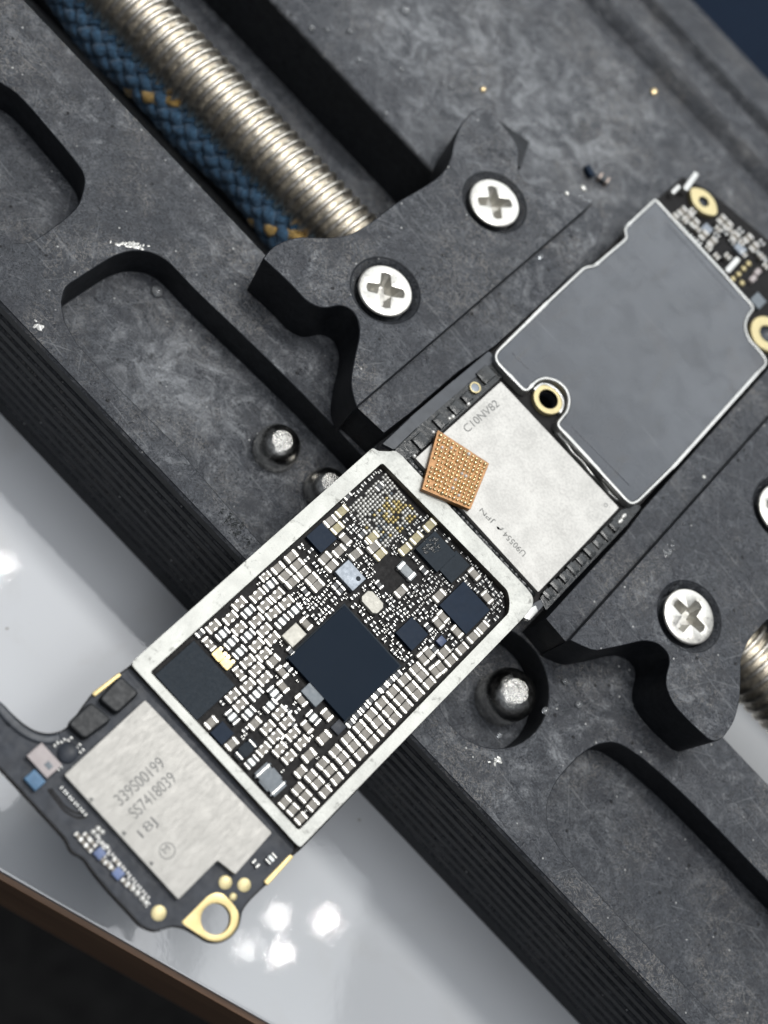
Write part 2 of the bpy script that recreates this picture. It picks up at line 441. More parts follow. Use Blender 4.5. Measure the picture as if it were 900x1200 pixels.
# ================================================================== SETTING: floor, worktop, cloth
bm = bmesh.new(); box(bm, (0, 0, -405), (3000, 3000, 10))
tag(from_bm('floor', bm, M['floor']), kind='structure')
e0, e1 = Vector(at(0, 1030, ZT)), Vector(at(300, 1200, ZT))
ed = (e1-e0).normalized(); en = Vector((-ed.y, ed.x))
if en.y < 0: en = -en
mid = (e0+e1)/2
def tabpoly(off, far=520, half=420):
    a = mid-ed*half+en*off; b = mid+ed*half+en*off
    return [tuple(a), tuple(b), tuple(b+en*far), tuple(a+en*far)]
top = empty('worktop', (mid.x, mid.y, ZT-28), 'glossy white worktop with a dark brown edge, under the black holder', 'worktop')
obj_prism('top_panel', tabpoly(.6), ZT-1.2, ZT, M['top'], top, bev=.35)
obj_prism('core_panel', tabpoly(1.6), ZT-26, ZT-1.2, M['wood'], top)
obj_prism('edge_band', [tuple(Vector(p)) for p in (mid-ed*420, mid+ed*420, mid+ed*420+en*1.5, mid-ed*420+en*1.5)], ZT-26, ZT-1.3, M['wood'], top, bev=.5)
bm = bmesh.new()                          # crumpled cloth lying past the rear rail
nx, ny = 60, 24
g = [[bm.verts.new((-190+i*6.0, 104.5+j*5.0, ZT+6.0+j*.25+1.6*math.sin(i*.55+j*.3)+1.2*math.sin(j*.9-i*.21)+.5*math.sin(i*1.7))) for j in range(ny)] for i in range(nx)]
for i in range(nx-1):
    for j in range(ny-1): bm.faces.new((g[i][j], g[i+1][j], g[i+1][j+1], g[i][j+1]))
r = bmesh.ops.extrude_face_region(bm, geom=bm.faces[:])
for q in r['geom']:
    if isinstance(q, bmesh.types.BMVert): q.co.z -= 1.2
tag(from_bm('folded_cloth', bm, M['cloth'], None, (0, 160, ZT), 180), 'dark blue cloth lying behind the black holder in the top right corner', 'cloth')

# ================================================================== HOLDER
holder = empty('board_holder', (0, 30, ZT), 'scuffed black stone circuit board holder with two screwed clamp jaws and a threaded rod', 'board holder')
VF, VB = -11.4, 13.96
def rail(name, prof, u0, u1, mats=None):
    bm = bmesh.new()
    a = [bm.verts.new((u0, v, z)) for v, z in prof]; b = [bm.verts.new((u1, v, z)) for v, z in prof]
    n = len(prof)
    bm.faces.new(a); bm.faces.new(b[::-1])
    for i in range(n): bm.faces.new((a[i], b[i], b[(i+1) % n], a[(i+1) % n]))
    return from_bm(name, bm, mats or M['stone'], holder, (0, prof[0][0], ZT))
prof = [(VB, ZT+.02), (VB, ZR), (VF+.25, ZR), (VF, ZR-.3)]
z = ZR-1.6; k = 0
while z > ZT+2.2:                         # the ribbed front wall
    prof += [(VF, z), (VF+.32, z-.22), (VF+.32, z-.62), (VF-.05*(k % 2), z-.9)]
    z -= 2.1; k += 1
prof += [(VF-.1, ZT+1.0), (VF-.1, ZT+.02)]
fr = rail('front_rail', prof, -150, 170)
cuts = []
pa = ats([(0, 97), (20, 110), (50, 143), (85, 185), (98, 205), (97, 225), (88, 245), (60, 268), (35, 283), (10, 285)], ZR)
pa = spline(pa, 3, False)
yb = pa[0][1]; yf = pa[-1][1]
cuts.append(cutter(pa+[(-110, yf), (-110, yb)], ZR-4.2, ZR+2))
pb = ats([(72, 355), (77, 337), (92, 326), (115, 311), (134, 300), (155, 294), (177, 296), (196, 306), (213, 323), (233, 344), (300, 408), (378, 485)], ZR)
pb2 = ats([(253, 577), (203, 518), (127, 443), (90, 402), (76, 377)], ZR)
vb, vf = pb[-1][1], pb2[0][1]
cuts.append(cutter(spline(pb, 3, False)+fillet([(3.4, vb), (3.4, vf-.6)], 0)+pb2, ZR-4.2, ZR+2))
pc = [(643, 973), (641, 945), (650, 920), (665, 900), (684, 882), (703, 872), (723, 871), (743, 882), (765, 899), (813, 943), (900, 1033)]
pc2 = [(710, 1057), (660, 1000)]
a, b_ = ats(pc, ZR), ats(pc2, ZR)
cuts.append(cutter(spline(a, 3, False)+[(120, a[-1][1]), (120, b_[0][1])]+b_, ZR-4.2, ZR+2))
cc = ats([(500, 838), (644, 804), (560, 881)], ZR)
cx, cy = at(574, 814, ZR)
cuts.append(cutter(circle((cx-.4, cy+.9), 6.2, 40), ZR-4.2, ZR+2))
boolean_cut(fr, cuts); soften(fr, .3, 45, 2, 1)  # bevels take the dark slot, a shade line painted along the edges
# rear rail with its stepped flange
V0 = 38.0
prof = [(V0+.2, ZT+.02), (V0, ZT+.3), (V0, ZR-.35), (V0+.35, ZR), (70.6, ZR), (71.6, ZR+.35), (72.6, ZR+.35), (73.5, ZR-.5), (74.0, -9.6),
        (78.8, -9.6), (79.8, -8.2), (80.8, -7.7), (81.8, -8.4), (82.6, -12.5), (90.6, -13.0), (91.6, -11.6), (92.4, -11.8), (93.2, -15.0), (101.2, -15.0), (101.8, -15.6), (101.8, ZT+.02)]
rr = rail('rear_rail', prof, -170, 170); soften(rr, .2, 40)
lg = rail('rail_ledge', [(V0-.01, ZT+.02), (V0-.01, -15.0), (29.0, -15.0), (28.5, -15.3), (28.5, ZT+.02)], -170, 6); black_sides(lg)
# locating pins
for (x, y, zt, r) in ((328, 520, -7.2, 2.42), (385, 569, -7.5, 2.25), (601, 812, -6.0, 2.8)):
    c = at(x, y, zt-1.0)
    pn = empty_part('pin', (c[0], c[1], ZR-4.2), holder)
    bm = bmesh.new()
    lathe(bm, c, [(r, ZR-4.25), (r, zt-1.9), (r*.985, zt-1.55), (r*.94, zt-1.15), (r*.86, zt-.78), (r*.75, zt-.45), (r*.62, zt-.2), (r*.45, zt)], 40)
    from_bm('shaft', bm, M['pin'], pn, (c[0], c[1], ZR-4.2), 60)
    bm = bmesh.new()
    lathe(bm, c, [(r*.45, zt), (r*.36, zt+.08), (r*.18, zt+.15), (0, zt+.17)], 32)
    from_bm('worn_tip', bm, M['worn'], pn, (c[0], c[1], zt-.1), 60)
# threaded rod, M8
RV, RZ, PITCH = 25.12, -9.0, 1.25
bm = bmesh.new()
nth, per, u0, u1 = 48, 8, -96.0, 96.0
nu = int((u1-u0)/PITCH*per); rows = []
for i in range(nu+1):
    u = u0+(u1-u0)*i/nu; row = []
    for j in range(nth):
        th = 2*math.pi*j/nth
        t = ((u/PITCH)+th/(2*math.pi)) % 1.0
        tri = 1-abs(2*t-1)
        r = 3.36+.62*min(1, max(0, tri*1.45-.1))
        row.append(bm.verts.new((u, RV+r*math.cos(th), RZ+r*math.sin(th))))
    rows.append(row)
for i in range(nu):
    for j in range(nth): bm.faces.new((rows[i][j], rows[i+1][j], rows[i+1][(j+1) % nth], rows[i][(j+1) % nth]))
bm.faces.new(rows[0]); bm.faces.new(rows[-1])
from_bm('threaded_rod', bm, M['rod'], holder, (0, RV, RZ), 50)
# jaws
def screw(x, y, jaw, ang):
    zt = ZJ-.25
    c = at(x, y, zt); R = 2.95
    bm = bmesh.new()
    lathe(bm, c, [(R*.5, zt-2.6), (R*.55, zt-1.6), (R*.97, zt-.35), (R, zt-.18), (R*.97, zt-.04), (R*.92, zt), (0, zt)], 48)
    bmesh.ops.recalc_face_normals(bm, faces=bm.faces)
    o = from_bm('screw', bm, M['screw'], jaw, (c[0], c[1], zt), 40)
    # Phillips recess: two tapering slots and a conical middle
    w, l = .40*R/2.95*1.55, 2.35
    cr = []
    for k in range(4):
        a = ang+k*math.pi/2
        d = Vector((math.cos(a), math.sin(a))); n = Vector((-d.y, d.x)); cv = Vector(c)
        a2 = a+math.pi/4; d2 = Vector((math.cos(a2), math.sin(a2)))
        cr += [tuple(cv+d*l*.93-n*w*.9), tuple(cv+d*l+n*0), tuple(cv+d*l*.93+n*w*.9), tuple(cv+d*1.25+n*w), tuple(cv+d2*.98)]
    bm = bmesh.new(); prism(bm, cr, zt-1.5, zt+.5)
    for v in bm.verts:
        if v.co.z < zt-1: v.co.x = c[0]+(v.co.x-c[0])*.52; v.co.y = c[1]+(v.co.y-c[1])*.52
    bmesh.ops.recalc_face_normals(bm, faces=bm.faces)
    for v in bm.verts: v.co *= MM
    me = bpy.data.meshes.new('cut'); bm.to_mesh(me); bm.free()
    k = bpy.data.objects.new('cut', me); C.objects.link(k)
    boolean_cut(o, [k])
    md = o.modifiers.new('edge', 'BEVEL'); md.width = .07*MM; md.segments = 2; md.limit_method = 'ANGLE'; md.angle_limit = math.radians(35)
    return c
def jaw(body, strip, low, screws, label, rodblock):
    j = empty_part('clamp_jaw', (sum(p[0] for p in body)/len(body), 26, ZR), holder)
    j['label'] = label
    zb = ZR+.03
    bm = bmesh.new(); prism(bm, body, zb, ZJ, bev=.0)
    bo = from_bm('jaw_body', bm, M['stone'], j, (body[0][0], body[0][1], zb), None)
    cs = []
    for (x, y, a) in screws:
        c = at(x, y, ZJ)
        bmc = bmesh.new()
        lathe(bmc, c, [(0, ZJ-1.9), (2.9, ZJ-1.9), (3.02, ZJ-1.05), (3.75, ZJ), (3.9, ZJ+1.0), (0, ZJ+1.0)], 48)
        bmesh.ops.recalc_face_normals(bmc, faces=bmc.faces)
        for v in bmc.verts: v.co *= MM
        me = bpy.data.meshes.new('cut'); bmc.to_mesh(me); bmc.free()
        k = bpy.data.objects.new('cut', me); C.objects.link(k); cs.append(k)
    if low:                                # thumb dip in front of the rear screw
        bmc = bmesh.new(); d = at(574, 186, ZJ)
        bmesh.ops.create_uvsphere(bmc, u_segments=40, v_segments=20, radius=1, matrix=Matrix.Translation((d[0], d[1], ZJ+1.9)) @ Matrix.Rotation(math.radians(46), 4, 'Z') @ Matrix.Diagonal((4.4, 2.1, 2.45, 1)))
        for v in bmc.verts: v.co *= MM
        me = bpy.data.meshes.new('cut'); bmc.to_mesh(me); bmc.free()
        k = bpy.data.objects.new('cut', me); C.objects.link(k); cs.append(k)
    boolean_cut(bo, cs); soften(bo, .2, 50, 2, 1)  # dark bevels paint a thin shade line round the jaw
    bm = bmesh.new(); prism(bm, strip, zb, ZL, bev=.12)
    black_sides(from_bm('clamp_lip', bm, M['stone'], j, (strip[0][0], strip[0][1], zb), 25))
    if low:
        bm = bmesh.new(); prism(bm, low, zb, -3.0, bev=.15)
        (from_bm('jaw_lug', bm, M['side'], j, (low[0][0], low[0][1], zb), 25))  # lug all in the dark stone, its shade painted in
    bm = bmesh.new(); box(bm, (rodblock, 25.5, -10.5), (8, 13, 8.8), .4)
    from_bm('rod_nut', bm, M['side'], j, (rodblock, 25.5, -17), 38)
    for s in screws: screw(s[0], s[1], j, s[2])
JL = [(418, 477), (410, 452), (414, 425), (421, 395), (421, 379), (414, 364), (400, 357), (378, 362), (360, 354), (338, 330), (308, 303), (316, 292), (330, 283), (350, 277), (385, 279), (410, 275),
      (433, 262), (463, 238), (500, 217), (518, 204), (528, 188), (532, 165), (540, 145), (552, 132), (563, 125), (574, 131), (588, 145), (602, 162), (609, 176), (606, 195), (614, 213), (640, 222), (664, 226), (694, 239)]
JLs = [(418, 477), (450, 507), (480, 484), (537, 435), (580, 405), (640, 350), (690, 300), (707, 270), (706, 256), (696, 239)]
JR = [(668, 750), (682, 757), (697, 763), (727, 757), (755, 750), (772, 754), (783, 765), (785, 776), (781, 790), (780, 803), (788, 824), (807, 845), (831, 867), (840, 869), (848, 864), (860, 847), (867, 822), (868, 790), (868, 773), (877, 750), (900, 725),
      (960, 690), (1010, 600), (960, 415), (905, 485)]
JRs = [(640, 725), (663, 752), (668, 750), (800, 600), (905, 485), (960, 415), (935, 392), (898, 435), (752, 599), (735, 622)]
def blend(pts, z, keep=()):
    q = ats(pts, z)
    return fillet(q, [0 if i in keep else 1.2 for i in range(len(q))], 3)
jaw(blend(JL, ZJ, (0, 10, 33)), blend(JLs, ZL, range(10)), ats([(584, 140), (621, 166), (611, 196), (598, 192)], -3.0), [(452, 340, math.radians(42)), (580, 237, math.radians(52))],
    'left clamp jaw with two cross head screws gripping the board', -14)
jaw(blend(JR, ZJ, (0, 22, 23, 24)), blend(JRs, ZL, range(10)), None, [(808, 722, math.radians(2)), (917, 597, math.radians(30))],
    'right clamp jaw with a cross head screw gripping the board', 29)

# ================================================================== CORD between rail and rod
CORD_R, NS = 2.4, 8
ZC = -12.2
c0, c1 = Vector((*at(90, 0, ZC), ZC)), Vector((*at(339, 272, ZC), ZC))
dirc = (c1-c0).normalized(); start = c0-dirc*22; Lc = (c1-c0).length+22+10
side = Vector((-dirc.y, dirc.x, 0)); upv = Vector((0, 0, 1))
def cpt(x, th, r):
    wob = .35*math.sin(x*.16)+.2*math.sin(x*.41)
    return start+dirc*x+side*(r*math.cos(th)+wob)+upv*(r*math.sin(th)+wob*.4)
bm = bmesh.new()
lay = 20.0                                # length of one turn of a strand
kx = 2*math.pi/lay
for hand in (1, -1):
    for i in range(NS):
        phi = 2*math.pi*i/NS
        prev = None; mi = 1 if (hand == -1 and i == 2) else 0
        npt = int(Lc/.42)
        for s in range(npt+1):
            x = s*.42
            th = phi+hand*kx*x
            off = hand*.30*math.cos(NS*kx*x)
            c = cpt(x, th, CORD_R+off)
            e = cpt(x+.1, th+hand*kx*.1, CORD_R+off)
            tan = (e-c).normalized()
            out = (c-cpt(x, th, 0)).normalized(); wid = tan.cross(out)
            jt = random.uniform(.78, 1.22)
            ring = [bm.verts.new(c+wid*(.66*jt*math.cos(q)+random.uniform(-.05, .05))+out*(.34*jt*math.sin(q)+random.uniform(-.04, .04))) for q in [2*math.pi*k/8 for k in range(8)]]
            if prev:
                for k in range(8):
                    f = bm.faces.new((prev[k], prev[(k+1) % 8], ring[(k+1) % 8], ring[k])); f.material_index = mi
            prev = ring
for _ in range(17000):                     # loose fibres
    x = random.uniform(18, Lc); th = random.uniform(0, 2*math.pi)
    p = cpt(x, th, CORD_R+.3); q = cpt(x+random.uniform(-.8, .8), th+random.uniform(-.15, .15), CORD_R+random.uniform(.4, .8))
    w = Vector((random.uniform(-1, 1), random.uniform(-1, 1), random.uniform(-1, 1))).normalized()*.035
    f = bm.faces.new([bm.verts.new(p-w), bm.verts.new(p+w), bm.verts.new(q)])
tag(from_bm('braided_cord', bm, [M['cord'], M['tracer']], None, tuple(start), 180), 'blue braided cord with a golden fleck lying along the threaded rod', 'cord')

# ================================================================== LOGIC BOARD
ZS, ZSB = -0.85, -1.6                     # solder mask surface, underside
bc = at(390, 760, 0)
board = empty('logic_board', (bc[0], bc[1], ZSB), 'long narrow phone circuit board clamped across the holder, dense with tiny parts', 'circuit board')
hole_tab = circle(at(253, 1077, ZS), 1.32, 32)
ring_c = at(640, 470, ZS); hole_ring = circle(ring_c, .95, 28)
outl = [(-60, 800), (-20, 812), (2, 823), (14, 836), (27, 848), (42, 857), (58, 860), (74, 856), (84, 846), (96, 828), (108, 812), (140, 789), (152, 780),
        (300, 655), (440, 527), (462, 527), (575, 413), (640, 350), (690, 312), (733, 270), (770, 233), (800, 207), (830, 222), (905, 285), (960, 345), (925, 395), (898, 428), (750, 592), (738, 603), (632, 708), (614, 726), (585, 752), (352, 996),
        (342, 1004), (312, 1037), (296, 1052), (284, 1066), (281, 1085), (272, 1098), (258, 1106), (244, 1105), (230, 1096), (216, 1088), (203, 1086), (192, 1089), (182, 1093), (165, 1087), (148, 1068), (130, 1049), (112, 1028), (96, 1005), (83, 1000), (76, 984), (40, 945), (0, 902), (-60, 850)]
osm = fillet(ats(outl, ZS), .5, 3)
obj_prism('substrate', osm, ZSB, ZS, [M['mask'], M['edgegrey']], board, [hole_tab, hole_ring], .05, 1, 35, 1)
# slate coloured solder mask over the two ends
left_end = [(-58, 802), (-20, 814), (2, 825), (14, 838), (27, 850), (42, 859), (58, 862), (74, 858), (85, 848), (97, 830), (109, 814), (141, 791), (152, 782), (346, 992), (340, 1003), (311, 1035), (295, 1050), (282, 1066), (279, 1085), (270, 1096), (258, 1103.5), (245, 1103), (231, 1094), (217, 1086), (203, 1084), (192, 1087), (182, 1090.5), (167, 1085), (150, 1066), (132, 1047), (114, 1026), (98, 1004), (85, 998), (78, 982), (42, 943), (2, 900), (-58, 848)]
obj_prism('solder_mask', fillet(ats(left_end, ZS+.012), .4, 2), ZS-.02, ZS+.012, M['maskblue'], board, [circle(at(253, 1077, ZS), 1.4, 32)])
# --- soldered frame
FO = [(152.5, 777.5), (437, 524.5), (443, 528.5), (457, 529), (463, 528), (470, 533), (618, 690), (624.5, 699), (625, 708), (620, 717), (612, 725), (352, 993), (347, 989)]
FI = [(176, 787.5), (448, 542), (595, 692), (597.5, 704), (596.5, 718), (583, 732), (350, 973.5)]
fo = fillet(ats(FO, 0), [.5, .5, .2, .2, .4, .3, .8, .6, .6, .6, .6, .6, .4], 4); fi = fillet(ats(FI, 0), [.25, .35, .4, .4, .4, .4, .3], 4)
obj_prism('solder_frame', fo, ZS+.01, 0, [M['frame'], M['frameside']], board, [fi], .14, 3, 50, 1)

# --- part templates (unit sized; x along the part)
def part_mesh(name, pieces, mats, bev):
    bm = bmesh.new()
    for (c, s, mi) in pieces: box(bm, c, s, bev, mi, 2)
    bmesh.ops.recalc_face_normals(bm, faces=bm.faces)
    me = bpy.data.meshes.new(name); bm.to_mesh(me); bm.free()
    me.shade_smooth(); me.set_sharp_from_angle(angle=math.radians(50))
    for m in mats: me.materials.append(m)
    return me
def cap_mesh(body): return part_mesh('capacitor', [((0, 0, .47), (.56, .90, .9), 0), ((-.36, 0, .5), (.28, 1, 1), 1), ((.36, 0, .5), (.28, 1, 1), 1)], [body, M['tin']], .07)
def big_cap_mesh(body): return part_mesh('capacitor', [((0, 0, .47), (.62, .92, .94), 0), ((-.38, 0, .5), (.24, .94, 1), 1), ((.38, 0, .5), (.24, .94, 1), 1)], [body, M['tin']], .09)
TPL = {
    'C': cap_mesh(M['cap']), 'G': cap_mesh(M['capgold']), 'Y': cap_mesh(M['capgrey']),
    'W': part_mesh('filter', [((0, 0, .46), (.9, .8, .86), 0), ((-.39, 0, .5), (.22, 1, 1), 1), ((.39, 0, .5), (.22, 1, 1), 1), ((0, 0, .52), (.38, .98, 1), 2)], [M['dark'], M['tin'], M['capwhite']], .06),
    'X': part_mesh('filter', [((0, 0, .45), (.9, .86, .86), 0), ((-.41, 0, .5), (.2, 1, 1), 1), ((.41, 0, .5), (.2, 1, 1), 1), ((0, .36, .5), (.3, .28, 1), 1), ((0, -.36, .5), (.3, .28, 1), 1)], [M['cap'], M['tin']], .05),
    'T': part_mesh('resistor', [((0, 0, .42), (.5, .8, .8), 0), ((-.34, 0, .5), (.34, 1, 1), 1), ((.34, 0, .5), (.34, 1, 1), 1)], [M['dark'], M['tin']], .09),
    'I': big_cap_mesh(M['slategrey']), 'V': big_cap_mesh(M['chip']),
    'O': part_mesh('gold_pad', [((-.12, 0, .45), (.76, 1, .9), 0), ((.42, -.3, .3), (.3, .36, .6), 1), ((.42, .3, .3), (.3, .36, .6), 1)], [M['gold'], M['tin']], .05),
}
OCC = []                                   # occupied rectangles in board axes
B0 = Vector((*at(390, 760, ZS), 0))
def bxy(p):
    d = Vector((p[0], p[1], 0))-B0; return d.dot(BX), d.dot(BY)
def place(kind, x, y, L, Wd, orient, h=.42, name='capacitor', z=None, occ=True, jit=True):
    """L along the part, Wd across it, both in photograph pixels; orient 'A' lies along the board, 'B' across it"""
    zt = (ZS if z is None else z)+h
    p = at(x, y, zt)
    ax, cr = (BY, BX) if orient == 'A' else (BX, BY)
    p3 = (p[0], p[1], zt)
    l, w = L/px_per_mm(p3, ax), Wd/px_per_mm(p3, cr)
    rot = BA+(math.pi/2 if orient == 'A' else 0)+(random.uniform(-.055, .055) if jit else 0)
    if orient == 'a': pass
    if occ:
        bx, by = bxy(p); hx, hy = (w/2, l/2) if orient == 'A' else (l/2, w/2)
        OCC.append((bx-hx, by-hy, bx+hx, by+hy))
    return (TPL[kind], name, (p[0], p[1], zt-h), rot, (l, w, h*random.uniform(.94, 1.06) if jit else h))
PARTS = []
def add(kind, pts, L, W, o, h=.42, name='capacitor'):
    for x, y in pts: PARTS.append(place(kind, x, y, L, W, o, h, name))
# three-terminal filters of the left field
add('X', [(280.6, 707.2), (301.7, 697.6), (270, 724), (310.5, 709.4), (324.6, 697), (250, 734), (280.5, 736.2), (301, 727.3), (320, 718.6), (310, 738.3), (319.4, 748.3), (301, 755.7), (335.8, 705.8), (290.6, 775), (309.3, 767), (300.7, 784.8),
          (272.8, 815), (290.7, 803.2), (310.3, 795.2), (281.8, 825.8), (328, 835), (336.7, 845.8), (343, 860), (354, 870.2), (314, 852.5), (323, 862.7), (309, 878), (328, 877.7), (339, 886.9)], 17.6, 11.4, 'A', .42, 'filter')
add('W', [(317, 685), (291, 716.6), (261, 742.8), (291, 744.7), (330.6, 728.4), (345.8, 715), (271, 753), (281, 764), (300.7, 813.4), (317, 826.8), (291.7, 835.5), (295, 893)], 18, 10.5, 'A', .44, 'filter')
add('W', [(321.7, 812.5), (272.5, 840), (367.5, 841)], 19, 11, 'B', .44, 'filter')
add('X', [(245, 754.4), (280.6, 789)], 18, 9, 'B', .36, 'filter')
add('X', [(311, 675.5)], 13, 9, 'A', .36, 'filter')
# plain capacitors
add('C', [(326, 665.5), (334.4, 674.2), (342.6, 682), (341.4, 652), (348.6, 661.8), (356.2, 670.4), (365.5, 678.3), (372.4, 686.2), (381, 653.9), (389, 662.8), (397.6, 645.3), (417, 649.4), (387.4, 610.6),
          (320.6, 774.2), (299, 847.6), (271.7, 871.7), (247.5, 846.7), (470, 692.8), (515, 698), (438.4, 640.8)], 16.5, 11, 'A')
add('G', [(395.6, 618.6), (400.8, 599), (446, 649.2), (436.7, 629.5), (475, 643.3), (488.2, 630.2), (504, 615.2)], 16, 10.8, 'A')
add('C', [(405, 631.7), (330.8, 787.5), (331.7, 804.4), (353.3, 820.4), (360, 851.7), (359, 730.8), (556, 672.5), (571, 700), (514, 730), (519.5, 722.6), (536, 740), (495.8, 771.7), (502.6, 765), (510, 786.8), (516.8, 781.6)], 17, 8.8, 'B')
add('Y', [(476.8, 668.8)], 24, 11.5, 'B', .5)
add('C', [(383.3, 837.5)], 16, 10, 'B')
add('C', [(380, 864), (362.5, 885)], 18, 12, 'A')
# the three ordered rows beside the frame
row1 = [(541.7, 760), (529, 773.4), (503.3, 800), (490, 813.4), (476.7, 827.5), (463.4, 841), (450, 855), (436.8, 868.6), (423, 883), (409, 897.8), (395.3, 912.6), (381.6, 927.6), (367, 943.2), (352.6, 959)]
row2 = [(521, 764.2), (495, 791), (482.5, 805.4), (469, 818.8), (455.8, 832.3), (442.5, 846), (428.8, 859.8), (415, 873.8), (401.4, 888), (387, 902.6), (372.7, 917.6), (358.3, 933.2), (343.4, 948.8)]
row3 = [(487.6, 783.3), (474, 796.4), (460.8, 810), (447.6, 823.4), (434.8, 837.2), (421.6, 851.2), (407.6, 865.2), (393.2, 880), (378.4, 894.4), (364.4, 909.2), (349.6, 924.4), (334, 940), (352.5, 904)]
add('C', row1+row2+row3, 15.4, 11.2, 'A', .45)
add('C', [(566, 735), (555, 746)], 16, 11, 'A')
# small two-terminal parts that can be told apart
SM = [(407.5, 581), (312, 674), (394, 685.6), (399.4, 691.8), (234.6, 742), (425, 625.8), (432.5, 632.6), (466, 790.6), (450, 806), (457.6, 798), (435, 820.4), (442.6, 812.6), (426.8, 829.6), (418.6, 838.2), (410.8, 847.4), (397.5, 600), (445, 570), (405, 640)]
add('T', SM, 11.5, 8, 'A', .34, 'resistor')
add('T', [(358, 693), (343, 848), (329, 861), (341, 763), (338, 782), (444.5, 685), (497, 668), (502, 735), (509, 760.6), (337, 832)], 12, 7, 'B', .34, 'resistor')
add('V', [(288.3, 878.3)], 28, 15, 'A', .5, 'inductor')
add('I', [(317.5, 913.3)], 36, 26, 'B', .55, 'inductor')
add('O', [(257.5, 766.5), (266.8, 776)], 14, 13, 'A', .4, 'gold_pad')
# chips: (px centre, size across, size along, height, material, bevel)
def chip(name, x, y, bpx, apx, h, mat, bev=.08, z=ZS, label=None, cham=0.0, occ=True, rot=0.0):
    p = at(x, y, z+h); p3 = (p[0], p[1], z+h)
    w, l = bpx/px_per_mm(p3, BX), apx/px_per_mm(p3, BY)
    hx, hy = w/2, l/2; k = cham
    pts = [(-hx, -hy), (hx, -hy), (hx, hy), (-hx, hy)]
    if k: pts = [(-hx+k, -hy), (hx-k, -hy), (hx, -hy+k), (hx, hy-k), (hx-k, hy), (-hx+k, hy), (-hx, hy-k), (-hx, -hy+k)]
    a = BA+rot
    poly = [(p[0]+x_*math.cos(a)-y_*math.sin(a), p[1]+x_*math.sin(a)+y_*math.cos(a)) for x_, y_ in pts]
    if occ:
        bx, by = bxy(p); OCC.append((bx-hx-.05, by-hy-.05, bx+hx+.05, by+hy+.05))
    o = obj_prism(name, poly, z+.002, z+h, mat, board, (), bev, 2, 50)
    if label: o['label'] = label
    return o
chip('processor_chip', 404, 776, 97.5, 91, .62, M['soc'], .05, label='large square navy processor chip')
chip('processor_underfill', 404, 776, 102, 95, .16, M['chip'], .1, label='grey resin fillet around the processor')
chip('chip', 229, 797, 72, 61, .6, M['chip'], .06, label='large slate grey chip in the left corner of the frame')
chip('chip', 545, 712, 46, 40, .55, M['chipblue'], .05, label='navy square chip in the right corner of the frame')
chip('chip', 483, 742.5, 28.5, 27, .5, M['chipblue'], .04, label='small navy chip between the processor and the frame')
chip('chip', 377, 630, 26, 25, .5, M['chipblue'], .05, label='small navy chip by the upper left frame bar')
chip('chip', 260.5, 859, 20, 20, .5, M['chipblue'], .06, label='small dark blue chip by the lower frame bar')
chip('chip', 511, 646, 37, 31, .5, M['chip'], .06, label='scarred grey chip below the bump array')
chip('chip', 532, 664, 24, 30, .3, M['chip'], .05, label='thin dull grey chip beside the scarred one')
chip('chip', 517.5, 751, 9.5, 9.5, .4, M['deepblue'], .05)
chip('lidded_sensor', 411, 674, 31, 21.5, .6, M['chipgrey'], .1, label='pale blue grey lidded part with a dark dot')
chip('crystal', 436.7, 705.5, 27, 17, .55, M['cream'], .08, cham=.32, label='cream crystal with clipped corners')
chip('inductor', 345, 744, 19, 23, .5, M['cream'], .1, label='cream ceramic inductor touching the processor')
chip('inductor', 366.7, 814, 26, 15, .55, M['slategrey'], .1, label='slate grey inductor touching the processor')
chip('chip', 397, 852, 13, 14, .3, M['maskblue'], .05)
for (x, y, d) in ((303.5, 890, 0), (334, 932, 0)):  # pale strips beside the big inductor
    pass
c = at(420, 678, ZS+.62); bm = bmesh.new(); lathe(bm, c, [(.24, ZS+.55), (.24, ZS+.607), (0, ZS+.607)], 20)
from_bm('index_dot', bm, M['chip'], board, (c[0], c[1], ZS+.6), 30)
# scars on the burnt chip
bm = bmesh.new()
for k in range(46):
    a = random.uniform(0, 6.28); q = at(506+random.uniform(-9, 8), 640+random.uniform(-9, 8), ZS+.5)
    bmesh.ops.create_uvsphere(bm, u_segments=8, v_segments=5, radius=random.uniform(.06, .2), matrix=Matrix.Translation((q[0], q[1], ZS+.49)) @ Matrix.Rotation(a, 4, 'Z') @ Matrix.Diagonal((1.7, .8, .3, 1)))
from_bm('resin_residue', bm, M['underfill'], board, (*at(506, 640, ZS+.5), ZS+.5), 180)

# --- array of solder bumps where a chip was lifted off
bump_me = {}
def dome_mesh(name, r, h, mat, n=12):
    bm = bmesh.new()
    lathe(bm, (0, 0), [(r, 0), (r*.97, h*.35), (r*.8, h*.72), (r*.45, h*.95), (0, h)], n)
    bmesh.ops.recalc_face_normals(bm, faces=bm.faces)
    for v in bm.verts: v.co *= MM
    me = bpy.data.meshes.new(name); bm.to_mesh(me); bm.free(); me.shade_smooth(); me.materials.append(mat); return me
BS, BG, BD = dome_mesh('solder_bump', .16, .18, M['ball']), dome_mesh('solder_bump', .16, .18, M['ballgold']), dome_mesh('solder_bump', .14, .1, M['slategrey'])
o0 = Vector((*at(451.5, 556.5, ZS), ZS)); o1 = Vector((*at(488, 603, ZS), ZS)); o2 = Vector((*at(411, 595, ZS), ZS))
nb = 15; grid = []
for i in range(nb):
    for j in range(nb):
        if random.random() < .05: continue
        q = o0+(o1-o0)*(i/(nb-1))+(o2-o0)*(j/(nb-1))+Vector((random.uniform(-.025, .025), random.uniform(-.025, .025), 0))
        gold = math.hypot(i-9, j-5) < 3.6 or random.random() < .06 or (i > 10 and random.random() < .3)
        me = BG if gold and random.random() < .75 else (BS if random.random() < .9 else BD)
        grid.append((me, q, random.uniform(.88, 1.12)))
